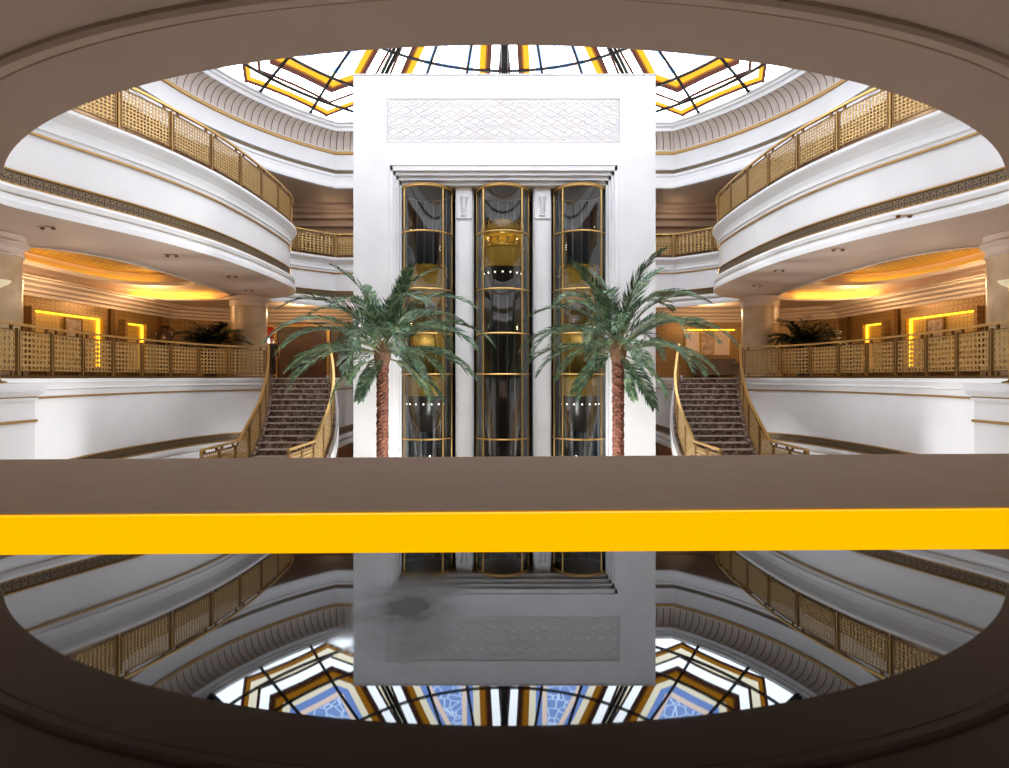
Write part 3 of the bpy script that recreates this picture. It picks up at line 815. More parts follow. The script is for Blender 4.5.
# keep the visible run; a post stands where the curve passes y = 12.9, panels are 1.345 m
L_ = [0]
for a, b in zip(up, up[1:]): L_.append(L_[-1] + (b - a).length)
sp = min((abs(p.y - 12.9), l) for p, l in zip(up, L_) if p.y > 11)[1]
def at_len(d):
    j = max(i for i in range(len(L_) - 1) if L_[i] <= d)
    return up[j].lerp(up[j + 1], (d - L_[j]) / (L_[j + 1] - L_[j]))
up = [at_len(sp - 2 * 1.345 + 9 * 1.345 * i / 120) for i in range(121)]
railing(up, 9, lambda t: HU, 'brass fret railing on the bulging upper balcony above the standing person', 'upper balcony railings', nx=14, ny=10)
railing(mir(up), 9, lambda t: HU, 'brass fret railing on the bulging upper balcony above the sofa', 'upper balcony railings', nx=14, ny=10)
bk = [p for p in offset(back_edge, -0.10)]
railing([p for p in offset(back_left, -0.10) if p.x < KINK], 2, lambda t: HU, 'short angled brass railing of the upper gallery between tower and balcony above the person', 'upper railings behind the tower')
railing([p for p in offset(back_right, -0.10) if p.x > -KINK], 2, lambda t: HU, 'short angled brass railing of the upper gallery between tower and balcony above the sofa', 'upper railings behind the tower')
railing([Vector((KINK, BACK_Y + .1)), Vector((-KINK, BACK_Y + .1))], 10, lambda t: HU, 'straight brass fret railing of the upper gallery behind the elevator tower', nx=10, ny=7)
# middle galleries
mr = offset(mid_left, -0.06)
railing(mr, 9, lambda t: 0.0, 'long brass fret railing on the middle gallery in front of the urn and niches', 'middle gallery railings', nx=8, ny=7)
railing(mir(mr), 9, lambda t: 0.0, 'long brass fret railing on the middle gallery on the side of the sofa', 'middle gallery railings', nx=8, ny=7)
railing([Vector((-6.0, 25.3)), Vector((-5.4, 26.15)), Vector((-4.6, 26.5)), Vector((4.6, 26.5)), Vector((5.4, 26.15)), Vector((6.0, 25.3))], 10, lambda t: 0.22, 'brass fret railing of the middle gallery behind the elevator tower')

# ------------------------------------------------------------------ stairs
E1 = spline([(-7.98, 20.55), (-7.62, 19.6), (-7.38, 18.75), (-7.18, 17.7), (-7.14, 16.3)], 0.1)     # wall side edge
E2 = spline([(-6.10, 20.62), (-5.70, 19.6), (-5.42, 18.7), (-5.26, 17.7), (-5.24, 16.3)], 0.1)      # tower side edge
NS = 16; RISE = 0.172; Z0 = -0.02
LZ = Z0 - RISE * (NS + 1)
def stair(s):
    side = 'on the side of the standing person' if s < 0 else 'on the side of the sofa'
    fx = lambda p: Vector((p.x * (-s), p.y))
    e1, e2 = [fx(p) for p in resample(E1, n=NS)], [fx(p) for p in resample(E2, n=NS)]
    root = thing('staircase', ('dark' if s < 0 else 'pale veined') + ' brown marble staircase ' + ('rising to the standing person' if s < 0 else 'rising to the sofa'), 'staircase', (e1[0].x, e1[0].y, LZ), 'curved lobby staircases')
    for k in range(NS):
        a0, a1, b0, b1 = e1[k], e1[k + 1], e2[k], e2[k + 1]
        zt = Z0 - RISE * (k + 1)
        # the tread k lies between row k and row k+1, with a slightly proud pale edge
        mb = MB()
        q = [a0, b0, b1, a1]
        mb.hexa([(p.x, p.y, zt - 0.30) for p in q] + [(p.x, p.y, zt - 0.03) for p in q], 0)
        dn = ((a1 - a0) + (b1 - b0)).normalized() * 0.03
        q2 = [a0, b0, b1 + dn, a1 + dn]
        mb.hexa([(p.x, p.y, zt - 0.03) for p in q2] + [(p.x, p.y, zt) for p in q2], 1)
        mb.build('step', [M['stair'], M['nosing']], root)
    # top riser under the gallery floor
    mb = MB(); n1, n2 = e1[0], e2[0]
    mb.hexa([(n1.x, n1.y, -0.35), (n2.x, n2.y, -0.35), (n2.x, n2.y + .2, -0.35), (n1.x, n1.y + .2, -0.35), (n1.x, n1.y, -0.05), (n2.x, n2.y, -0.05), (n2.x, n2.y + .2, -0.05), (n1.x, n1.y + .2, -0.05)], 0)
    mb.hexa([(n1.x, n1.y - .03, -0.05), (n2.x, n2.y - .03, -0.05), (n2.x, n2.y + .2, -0.05), (n1.x, n1.y + .2, -0.05), (n1.x, n1.y - .03, -0.018), (n2.x, n2.y - .03, -0.018), (n2.x, n2.y + .2, -0.018), (n1.x, n1.y + .2, -0.018)], 1)
    mb.build('top_step', [M['stair'], M['nosing']], root)
    # landing and the lower flight down to the lobby floor
    xa, xb = sorted((e1[-1].x, e2[-1].x))
    mb = MB(); mb.box(xa, xb, 14.4, 16.3, LZ - 0.3, LZ); mb.build('landing', M['stair'], root)
    n2_ = 13
    rise2 = (LZ + 5.3) / (n2_ + 1)
    for k in range(n2_):
        y1 = 14.4 - 0.29 * k; zt = LZ - rise2 * (k + 1)
        mb = MB(); mb.box(xa, xb, y1 - 0.29, y1, zt - 0.3 if zt - 0.3 > -5.3 else -5.3, zt - 0.03, 0); mb.box(xa, xb, y1 - 0.32, y1, zt - 0.03, zt, 1)
        mb.build('step', [M['stair'], M['nosing']], root)
    # strings: marble kerb and, on the tower side, a white curved string below it
    d1, d2 = [fx(p) for p in resample(E1, n=32)], [fx(p) for p in resample(E2, n=32)]
    zs = lambda i: -0.02 - (RISE * NS + 0.10) * i / 32
    for dd, nm, outward in ((d1, 'outer', -s * -1), (d2, 'inner', 1)):
        nrm = normals(dd, centre=Vector(((d1[16].x + d2[16].x) / 2, 18.6)))
        mb = MB()
        r0 = []
        for i, (p, q) in enumerate(zip(dd, nrm)):
            z = zs(i); a, b = p + q * 0.02, p - q * 0.17
            r0.append([(a.x, a.y, z - 0.42), (a.x, a.y, z + 0.10), (b.x, b.y, z + 0.10), (b.x, b.y, z - 0.42)])
        mb.grid(r0, 0, closed=True); mb.face(r0[0]); mb.face(r0[-1][::-1])
        k_ = mb.build('marble_kerb', M['stair'], root)
        mb = MB(); r0 = []
        for i, (p, q) in enumerate(zip(dd, nrm)):
            z = zs(i); a, b, c = p - q * 0.17, p - q * 0.24, p - q * 0.10
            r0.append([(a.x, a.y, z - 0.05), (b.x, b.y, z - 0.05), (b.x, b.y, z - 0.55), (c.x, c.y, z - 0.60), (c.x, c.y, z - 0.42)])
        mb.grid(r0, 0, closed=True); mb.face(r0[0]); mb.face(r0[-1][::-1])
        mb.build('white_string', M['white'], root)
    # underside closing the flight
    mb = MB(); mb.grid([[(p.x, p.y, zs(i) - 0.5) for i, p in enumerate(d1)], [(p.x, p.y, zs(i) - 0.5) for i, p in enumerate(d2)]]); mb.build('underside', M['white'], root)
    # railings on both sides
    for E, nm, off in ((E1, 'wall', -0.09), (E2, 'tower', -0.09)):
        dd = [fx(p) for p in E]
        c0 = Vector(((d1[16].x + d2[16].x) / 2, 18.6))
        dd = offset(dd, off, centre=c0)
        land = [Vector((dd[-1].x, y)) for y in (15.8, 15.3, 14.8, 14.3)]
        full = resample(dd, n=40)
        T = [0]
        allp = full + land
        for a, b in zip(allp, allp[1:]): T.append(T[-1] + (b - a).length)
        frac = T[40] / T[-1]
        zend = LZ + 0.12
        zfun = lambda t, frac=frac, zend=zend: (0.05 + (zend - 0.05) * min(1, t / frac))
        # panels on the slope and on the landing
        npan = 7
        railing(allp, npan, zfun, 'brass stair railing ' + ('along the parapet wall of the ' if nm == 'wall' else 'on the tower side of the ') + ('stair rising to the standing person' if s < 0 else 'stair rising to the sofa'),
                'stair railings', rail_h=1.12, foot=0.06, nx=7, ny=9, handr=0.075)
stair(-1); stair(1)

# ------------------------------------------------------------------ columns
def column(x, y, r, ztop, label):
    o = thing('column', label, 'column', (x, y, -0.02), 'round marble columns', 'structure')
    mb = MB(); mb.lathe([(r, 0.30), (r, ztop - 0.30)], (x, y, 0), 48)
    for z in (1.0, 1.95): mb.lathe([(r + .001, z - .008), (r + .004, z), (r + .001, z + .008)], (x, y, 0), 48)
    mb.build('shaft', M['cream'], o, True)
    mb = MB(); mb.lathe([(r, ztop - 0.30), (r + .04, ztop - 0.29), (r + .04, ztop - .25), (r + .01, ztop - .24), (r + .02, ztop - .12), (r + .08, ztop - .08), (r + .12, ztop - .06), (r + .12, ztop), (r + .06, ztop + .01), (r + .06, HS)], (x, y, 0), 48)
    mb.build('capital', M['soffit'], o, True)
    mb = MB(); mb.lathe([(r + .10, -0.02), (r + .10, .14), (r + .06, .18), (r + .06, .24), (r, .30)], (x, y, 0), 48); mb.build('plinth', M['cream'], o, True)
for s in (-1, 1):
    w = 'standing person' if s < 0 else 'sofa'
    column(s * 9.88, 23.2, 0.67, 3.02, 'round cream marble column beside the staircase to the ' + w)
    column(s * 11.22, 13.0, 0.62, 2.93, 'round cream marble column cut by the picture edge on the side of the ' + w)
    # torchere on the pier
    X, Y = s * 8.47, 10.05
    t = thing('torchere_lamp', 'slim brass torchere on the white end pier on the side of the ' + w, 'lamp', (X, Y, -0.10), 'brass torcheres on the piers')
    mb = MB(); mb.lathe([(0.0, -0.10), (0.11, -0.10), (0.11, -0.07), (0.03, -0.05), (0.02, 0.0)], (X, Y, 0), 24); mb.build('base', M['gold'], t, True)
    mb = MB(); mb.tube([(X, Y, -0.05), (X, Y, 1.52)], 0.022, 10); mb.build('pole', M['gold'], t, True)
    mb = MB(); mb.lathe([(0.02, 1.50), (0.06, 1.53), (0.13, 1.57), (0.17, 1.63), (0.16, 1.63), (0.05, 1.55)], (X, Y, 0), 24); mb.build('dish_shade', M['shade'], t, True)

# ------------------------------------------------------------------ niches, pictures, urn, door, sofa
def onwall(s, y, inset=0.0):
    return Vector((s * (WX(y) - inset), y))
for s in (-1, 1):
    for (y0, y1, zt, lb) in ((18.8, 21.9, 2.14, 'wide'), (23.05, 24.3, 2.12, 'narrow')):
        a, b = onwall(s, y0, 0.10), onwall(s, y1, 0.10); d = (b - a).normalized(); nn = Vector((-d.y, d.x)); 
        if nn.x * s > 0: nn = -nn
        o = thing('display_niche', lb + ' gold wall niche edged with amber light ' + ('on the urn side' if s < 0 else 'on the sofa side'), 'wall niche', (a.x, a.y, 0.2), 'lit gold niches', None)
        mid = (a + b) / 2; L = (b - a).length
        mb = MB(); mb.obox(mid - nn * 0.06, d, L / 2, 0.02, 0.35, zt); mb.build('back_panel', M['nichegold'], o)
        mb = MB()
        mb.obox(a + nn * 0.03, d, 0.07, 0.14, 0.25, zt + .1); mb.obox(b + nn * 0.03, d, 0.07, 0.14, 0.25, zt + .1)
        mb.obox(mid + nn * 0.03, d, L / 2, 0.14, zt, zt + .1); mb.obox(mid + nn * 0.03, d, L / 2, 0.14, 0.25, 0.35)
        mb.build('surround', M['goldwall'], o)
        for q, w0 in ((a, 1), (b, -1)):
            mb = MB(); mb.obox(q + d * w0 * 0.11, d, 0.03 if lb == 'narrow' else 0.045, 0.02, 0.40, zt - .02); mb.build('light_strip', M['led'], o)
        mb = MB(); mb.obox(mid, d, L / 2 - .1, 0.015, zt - .05, zt - .01); mb.build('light_strip', M['led'], o)
    # framed picture hung in the wide niche
    a = onwall(s, 20.2, 0.12); b = onwall(s, 21.0, 0.12); d = (b - a).normalized(); mid = (a + b) / 2
    o = thing('framed_picture', 'small framed picture hung in the wide lit niche ' + ('on the side of the urn' if s < 0 else 'on the side of the sofa'), 'picture', (mid.x, mid.y, 1.2), 'pictures in the niches')
    mb = MB(); mb.obox(mid, d, 0.34, 0.012, 1.28, 1.98); mb.build('canvas', M['art'], o)
    mb = MB()
    for q in (-1, 1): mb.obox(mid + d * q * 0.36, d, 0.03, 0.025, 1.22, 2.04)
    mb.obox(mid, d, 0.36, 0.025, 1.98, 2.04); mb.obox(mid, d, 0.36, 0.025, 1.22, 1.28); mb.build('frame', M['bronze'], o)
# dark urn on a stand by the corner, person's side
X, Y = -14.0, 24.75
o = thing('urn', 'dark bronze urn on a pedestal in the gallery corner', 'urn', (X, Y, -0.02))
mb = MB(); mb.box(X - .22, X + .22, Y - .22, Y + .22, -0.02, .08); mb.box(X - .18, X + .18, Y - .18, Y + .18, .08, .95); mb.box(X - .22, X + .22, Y - .22, Y + .22, .95, 1.02); mb.build('pedestal', M['wood'], o)
mb = MB(); mb.lathe([(0.0, 1.02), (0.14, 1.02), (0.08, 1.10), (0.14, 1.2), (0.30, 1.42), (0.32, 1.6), (0.24, 1.8), (0.13, 1.92), (0.12, 2.02), (0.20, 2.10), (0.18, 2.12), (0.10, 2.05)], (X, Y, 0), 28); mb.build('vase', M['urn'], o, True)
for q in (-1, 1):
    mb = MB(); mb.tube([(X + q * .14, Y, 1.98), (X + q * .34, Y, 2.0), (X + q * .40, Y, 1.82), (X + q * .31, Y, 1.66)], 0.025, 6); mb.build('handle', M['urn'], o, True)
# doorway on the person's side: bright glazed leaf with red curtain, dark wooden leaf
o = thing('door_1', 'dark wooden doorway with brass pulls behind the standing person', 'door', (-8.5, 28.05, -0.02), kind='structure')
mb = MB()
for x in (-11.35, -10.66, -8.2, -6.5, -5.5): mb.box(x - 0.07, x + 0.07, 27.9, 28.15, -0.02, 2.45)
mb.box(-11.35, -5.5, 27.9, 28.15, 2.36, 2.48); mb.build('frame', M['goldtrim'], o)
for x0, x1 in ((-10.59, -8.27), (-8.13, -6.57), (-6.43, -5.57)):
    mb = MB(); mb.box(x0, x1, 28.02, 28.08, -0.02, 2.36); w = x1 - x0
    mb.box(x0 + .15, x1 - .15, 27.99, 28.03, .3, 1.0); mb.box(x0 + .15, x1 - .15, 27.99, 28.03, 1.2, 2.2)
    lf = mb.build('leaf', M['wood'], o)
    mb = MB(); mb.tube([(x0 + .1, 27.97, .9), (x0 + .1, 27.93, .95), (x0 + .1, 27.93, 1.45), (x0 + .1, 27.97, 1.5)], .018, 6); mb.build('pull_handle', M['gold'], lf, True)
mb = MB(); mb.box(-11.28, -10.73, 28.30, 28.32, -0.02, 1.05); mb.build('lower_panel', M['wood'], o)
mb = MB(); mb.box(-11.28, -10.73, 28.30, 28.32, 1.05, 1.86); mb.build('bright_pane', M['daypane'], o)
mb = MB()
r0 = [[(-11.28 + 0.55 * k / 24, 28.22 + 0.05 * sin(k * 1.6), z) for k in range(25)] for z in (1.86, 2.36)]
mb.grid(r0); mb.build('red_curtain', M['red'], o, True)
# sofa and wall panels on the other landing
X, Y = 9.6, 27.2
o = thing('sofa', 'low brown sofa against the gold panelled wall at the stair head', 'sofa', (X, Y, -0.02))
mb = MB(); mb.box(X - .95, X + .95, Y - .4, Y + .4, .12, .30); mb.build('base', M['sofa'], o)
for k in range(2):
    mb = MB(); mb.box(X - .80 + .8 * k + .01, X + .8 * k - .01, Y - .40, Y + .15, .30, .45); mb.build('seat_cushion', M['sofa'], o)
mb = MB(); mb.box(X - .95, X + .95, Y + .18, Y + .42, .30, .86); mb.build('backrest', M['sofa'], o)
for q in (-1, 1):
    mb = MB(); mb.box(X + q * .88 - .09, X + q * .88 + .09, Y - .42, Y + .3, .30, .62); mb.tube([(X + q * .88, Y - .42, .62), (X + q * .88, Y + .3, .62)], .10, 10); mb.build('arm', M['sofa'], o)
    for y in (-.35, .35):
        mb = MB(); mb.tube([(X + q * .85, Y + y, -0.02), (X + q * .85, Y + y, .12)], .03, 8); mb.build('leg', M['wood'], o)
for i, (x, w) in enumerate(((8.75, .32), (9.45, .30), (10.1, .36))):
    o = thing('wall_panel', ['pale gold upright panel above the sofa next to the palm fronds', 'grey upright panel in the middle above the sofa', 'pale gold upright panel above the sofa next to the column'][i], 'wall panel', (x, 27.95, 1.05), 'upright panels above the sofa')
    mb = MB(); mb.box(x - w, x + w, 27.92, 28.0, 1.05, 2.14); mb.build('board', [M['soffit'], M['art'], M['soffit']][i], o)
    mb = MB()
    for q in (-1, 1): mb.box(x + q * w - .02, x + q * w + .02, 27.90, 27.98, 1.03, 2.16)
    mb.build('edging', M['gold'], o)
o = thing('wall_light', 'amber light strip above the three upright panels', 'light', (9.45, 27.9, 2.2))
mb = MB(); mb.box(8.3, 10.7, 27.90, 27.95, 2.20, 2.24); mb.build('light_strip', M['led'], o)
mb = MB(); mb.box(8.25, 10.75, 27.86, 28.0, 2.24, 2.30); mb.build('cover', M['bronze'], o)

# ------------------------------------------------------------------ ceiling spot pairs
spots = [((48, 227), 'person', 'nearest the picture edge'), ((172, 255), 'person', 'in the middle of its row'), ((232, 276), 'person', 'close to the column'), ((249, 290), 'person', 'at the balcony nose'),
         ((904, 215), 'sofa', 'nearest the picture edge'), ((838, 249), 'sofa', 'in the middle of its row'), ((779, 270), 'sofa', 'close to the column'), ((757, 285), 'sofa', 'at the balcony nose')]
for (px, py), w, lb in spots:
    Yp = F * HS / (377.5 - py); Xp = (px - 504.5) / F * Yp
    o = thing('ceiling_spotlight', 'small twin ceiling spotlight ' + lb + ' on the side of the ' + w, 'ceiling light', (Xp, Yp, HS), 'twin ceiling spotlights')
    mb = MB(); mb.box(Xp - .17, Xp + .17, Yp - .05, Yp + .05, HS - .012, HS); mb.build('mounting_plate', M['soffit'], o)
    for q in (-1, 1):
        mb = MB(); mb.lathe([(0.0, HS - .012), (.040, HS - .012), (.042, HS - .04), (.032, HS - .05), (.028, HS - .035), (0.0, HS - .03)], (Xp + q * .11, Yp, 0), 14); mb.build('lamp_head', M['bronze'], o, True)

# ------------------------------------------------------------------ palms
def frond_mesh(L, e0, droop, seed, nl=50, lw=0.036, ll=0.55, twist=0.0):
    """one frond growing from the origin along +X, arching under its weight"""
    rnd = random.Random(seed); st = MB()
    n = 18; pts = []; p = Vector((0, 0, 0)); 
    for i in range(n + 1):
        t = i / n
        e = e0 - droop * (t ** 1.35)
        pts.append(p.copy()); p = p + Vector((cos(e), twist * t * 0.5, sin(e))) * (L / n)
    st.tube(pts, [0.024 * (1 - 0.85 * i / n) for i in range(n + 1)], 5, 1)
    for i in range(nl):
        t = 0.16 + 0.84 * i / (nl - 1)
        f = t * n; k = min(n - 1, int(f)); q = pts[k].lerp(pts[k + 1], f - k)
        tan = (pts[k + 1] - pts[k]).normalized()
        for sd in (-1, 1):
            l = ll * (0.35 + 1.25 * sin(pi * min(1, 0.12 + 0.86 * t)) ** 0.8) * 0.62 * rnd.uniform(0.85, 1.12)
            side = Vector((0, sd, 0)); up = tan.cross(Vector((0, 1, 0))); up = up if up.z > 0 else -up
            fwd = 0.72 + 0.55 * t
            d1 = (side * 0.75 + tan * fwd + up * rnd.uniform(0.05, 0.40)).normalized()
            d2 = (d1 + Vector((0, 0, -0.42)) + tan * 0.5 + Vector((rnd.uniform(-.12, .12), rnd.uniform(-.12, .12), 0))).normalized()
            w = d1.cross(up).normalized() * lw * 0.5 + up * lw * 0.35 * rnd.uniform(-1, 1)
            a = q; b = q + d1 * l * 0.5; c = b + d2 * l * 0.5
            st.face([a - w * .6, b - w, b + w, a + w * .6], 0); st.face([b - w, c - w * .12, c + w * .12, b + w], 0)
    me = st.build('frond', [M['leaf'], M['stalk']], None, False)
    return me
frond_protos = {}
def frond_data(kind, seed):
    key = (kind, seed)
    if key not in frond_protos:
        L, e0, dr, ll = {'up': (2.75, R(82), R(62), 0.40), 'high': (3.1, R(62), R(104), 0.46), 'mid': (3.2, R(38), R(96), 0.48), 'low': (2.9, R(14), R(72), 0.48), 'hang': (2.1, R(-18), R(56), 0.42)}[kind]
        o = frond_mesh(L, e0, dr, seed, ll=ll * 1.22, twist=random.Random(seed).uniform(-.5, .5))
        frond_protos[key] = o.data
        bpy.data.objects.remove(o)
    return frond_protos[key]
def date_palm(X, Y, label, seed, ztop):
    rnd = random.Random(seed)
    o = thing('date_palm', label, 'palm tree', (X, Y, -5.3), 'tall date palms before the tower')
    mb = MB(); n = 26; rows = []; zz = -5.3; H = ztop + 5.3; nz = 150
    for i in range(nz + 1):
        z = -5.3 + H * i / nz; row = []
        for k in range(n):
            a = 2 * pi * k / n
            ring = i / 3.2
            ph = (ring + (0.5 if int(k / 2) % 2 else 0)) % 1.0
            r = (0.150 + 0.028 * ph + 0.03 * (1 - min(1, (z + 5.3) / 0.5)) + 0.03 * max(0, (z - ztop + .6) / .6)) * (1 + 0.05 * sin(3 * a + i))
            row.append((X + r * cos(a + 0.03 * i), Y + r * sin(a + 0.03 * i), z))
        rows.append(row)
    mb.grid(rows, 0, closed=True); mb.face(rows[-1]); mb.build('trunk', M['trunk'], o)
    mb = MB(); mb.lathe([(0.16, ztop - .35), (0.23, ztop - .1), (0.25, ztop + .08), (0.18, ztop + .28), (0.06, ztop + .42), (0.0, ztop + .44)], (X, Y, 0), 18); mb.build('crown_shaft', M['fibre'], o, True)
    plan = [('up', 4), ('high', 8), ('mid', 11), ('low', 10), ('hang', 5)]
    ph = rnd.uniform(0, 1)
    for kind, cnt in plan:
        for k in range(cnt):
            a = 2 * pi * (k + ph + rnd.uniform(-.2, .2)) / cnt
            f = bpy.data.objects.new('frond', frond_data(kind, rnd.randint(0, 4))); COL.objects.link(f)
            f.parent = o
            zb = ztop + {'up': .30, 'high': .24, 'mid': .14, 'low': .04, 'hang': -.06}[kind]
            f.location = (0.12 * cos(a), 0.12 * sin(a), zb + 5.3)
            sc = rnd.uniform(0.88, 1.08); f.scale = (sc, sc, sc)
            f.rotation_euler = (rnd.uniform(-.25, .25), rnd.uniform(-.10, .10), a)
        ph += 0.37
date_palm(-3.46, 17.0, 'tall date palm with red brown trunk at the tower side nearer the standing person', 3, 0.62)
date_palm(3.22, 17.0, 'tall date palm with red brown trunk at the tower side nearer the sofa', 11, 0.72)

def potted_palm(X, Y, label, seed, ht):
    rnd = random.Random(seed)
    o = thing('potted_palm', label, 'potted plant', (X, Y, -0.02), 'potted palms beside the columns')
    mb = MB(); mb.lathe([(0.0, -0.02), (0.20, -0.02), (0.24, .1), (0.32, .80), (0.34, .90), (0.36, .94), (0.33, .96), (0.29, .90), (0.0, .88)], (X, Y, 0), 28); mb.build('pot', M['pot'], o, True)
    mb = MB(); mb.lathe([(0.30, .88), (0.15, .92), (0.0, .93)], (X, Y, 0), 20); mb.build('soil', M['soil'], o)
    for k in range(58):
        a = 2 * pi * (k * 0.618); e0 = R(rnd.uniform(25, 86)); L = ht * rnd.uniform(.65, 1.0)
        st = MB(); n = 10; pts = []; p = Vector((0.03 * cos(a), 0.03 * sin(a), .9)); dirh = Vector((cos(a), sin(a), 0))
        for i in range(n + 1):
            t = i / n; e = e0 - R(85) * t ** 2; pts.append(p.copy()); p = p + (dirh * cos(e) + Vector((0, 0, sin(e)))) * (L / n)
        pts = [q + Vector((X, Y, 0)) for q in pts]
        st.tube(pts, [0.012 * (1 - .8 * i / n) for i in range(n + 1)], 4, 0)
        sd = Vector((-sin(a), cos(a), 0))
        for i in range(16):
            t = 0.25 + 0.75 * i / 15; f = t * n; kk = min(n - 1, int(f)); q = pts[kk].lerp(pts[kk + 1], f - kk); tan = (pts[kk + 1] - pts[kk]).normalized()
            for g in (-1, 1):
                l = 0.34 * (0.5 + sin(pi * (0.1 + .8 * t))) * rnd.uniform(.8, 1.1) * .8
                d = (sd * g * .8 + tan * .7 + Vector((0, 0, rnd.uniform(-.5, .1)))).normalized(); w = d.cross(Vector((0, 0, 1))).normalized() * .032
                st.face([q - w * .4, q + d * l * .5 - w, q + d * l, q + d * l * .5 + w, q + w * .4], 0)
        st.build('leaf_stem', M['darkleaf'], o)
potted_palm(-10.65, 21.75, 'dark leafy potted palm beside the column near the urn', 5, 1.6)
potted_palm(10.6, 21.2, 'dark leafy potted palm beside the column on the sofa side', 9, 1.7)

# ------------------------------------------------------------------ person at the head of the stair
def person(X, Y, Z):
    o = thing('person', 'person in dark clothes standing at the head of the dark staircase', 'person', (X, Y, Z))
    def skin(name, V, E, rad, m, parent, sub=2):
        me = bpy.data.meshes.new(name); me.from_pydata([(X + a, Y + b, Z + c) for a, b, c in V], E, [])
        ob = bpy.data.objects.new(name, me); COL.objects.link(ob); ob.parent = parent; ob.matrix_parent_inverse = Matrix.Translation(-Vector(parent.location)) if parent is o else Matrix.Translation(-Vector(o.location))
        md = ob.modifiers.new('Skin', 'SKIN'); md.use_smooth_shade = True
        sv = me.skin_vertices[0].data
        for v, r in zip(sv, rad): v.radius = (r, r) if isinstance(r, (int, float)) else r
        sv[0].use_root = True
        sb = ob.modifiers.new('Sub', 'SUBSURF'); sb.levels = sb.render_levels = sub
        me.materials.append(m); return ob
    # body (skin): pelvis, torso, neck, head, arms with hands, legs
    V = [(0, 0, .95), (0, 0, 1.12), (0, .0, 1.32), (0, .01, 1.44), (0, .0, 1.52), (0, -.01, 1.60), (0, -.015, 1.70), (0, -.01, 1.76),
         (-.10, 0, .90), (-.11, -.01, .50), (-.12, .02, .09), (-.13, -.12, .035), (.10, 0, .90), (.11, -.02, .50), (.12, .0, .09), (.13, -.14, .035),
         (-.19, .0, 1.42), (-.24, .02, 1.16), (-.23, -.05, .93), (-.23, -.08, .86), (.19, .0, 1.42), (.25, .02, 1.16), (.23, -.06, .93), (.23, -.09, .86)]
    E = [(0, 1), (1, 2), (2, 3), (3, 4), (4, 5), (5, 6), (6, 7), (0, 8), (8, 9), (9, 10), (10, 11), (0, 12), (12, 13), (13, 14), (14, 15), (3, 16), (16, 17), (17, 18), (18, 19), (3, 20), (20, 21), (21, 22), (22, 23)]
    rad = [(.15, .11), (.13, .10), (.16, .11), (.12, .08), .052, .075, .085, .05, .09, .062, .045, .035, .09, .062, .045, .035, .062, .047, .034, .03, .062, .047, .034, .03]
    # five fingers per hand
    for h, sx in ((19, -1), (23, 1)):
        bx, by, bz = V[h]
        for k, (dy, l) in enumerate(((-.03, .075), (-.01, .085), (.01, .08), (.03, .062))):
            i = len(V); V += [(bx, by + dy, bz - .035), (bx - sx * .008, by + dy, bz - .035 - l * .55), (bx - sx * .02, by + dy - .004, bz - .035 - l)]
            E += [(h, i), (i, i + 1), (i + 1, i + 2)]; rad += [.011, .009, .007]
        i = len(V); V += [(bx - sx * .012, by - .045, bz - .005), (bx - sx * .022, by - .06, bz - .05)]; E += [(h, i), (i, i + 1)]; rad += [.011, .008]
    body = skin('body', V, E, rad, M['skin'], o)
    # face details
    mb = MB()
    for q in (-1, 1): mb.lathe([(0, -.012), (.010, 0), (0, .012)], (X + q * .032, Y - .092, Z + 1.675), 8)
    mb.build('eyes', M['hair'], o)
    mb = MB(); mb.lathe([(0, 1.775), (.04, 1.80 - .03), (.075, 1.755), (.094, 1.71), (.096, 1.665), (.085, 1.62), (.07, 1.60)], (X, Y + .012, Z), 20, 0, R(-20), R(200)); mb.lathe([(0.0, 1.785), (.05, 1.775), (.085, 1.745), (.094, 1.715)], (X, Y, Z), 20); mb.build('hair', M['hair'], o, True)
    # jacket with sleeves, trousers, shoes
    V = [(0, 0, .86), (0, 0, 1.0), (0, 0, 1.14), (0, .0, 1.32), (0, .01, 1.44), (-.19, 0, 1.42), (-.245, .02, 1.16), (-.23, -.05, .94), (.19, 0, 1.42), (.255, .02, 1.16), (.23, -.06, .94)]
    skin('jacket', V, [(0, 1), (1, 2), (2, 3), (3, 4), (4, 5), (5, 6), (6, 7), (4, 8), (8, 9), (9, 10)], [(.18, .13), (.175, .13), (.155, .12), (.185, .13), (.13, .095), .075, .06, .047, .075, .06, .047], M['cloth'], o)
    V = [(0, 0, .98), (-.10, 0, .90), (-.11, -.01, .50), (-.12, .02, .10), (.10, 0, .90), (.11, -.02, .50), (.12, .0, .10)]
    skin('trousers', V, [(0, 1), (1, 2), (2, 3), (0, 4), (4, 5), (5, 6)], [(.16, .12), .10, .075, .062, .10, .075, .062], M['cloth'], o)
    for q, dy in ((-1, 0.02), (1, 0.0)):
        skin('shoe', [(q * .12, dy + .03, .05), (q * .125, dy - .06, .045), (q * .135, dy - .17, .035)], [(0, 1), (1, 2)], [(.05, .05), (.048, .045), (.04, .035)], M['hair'], o)
person(-10.32, 26.6, 0.012)

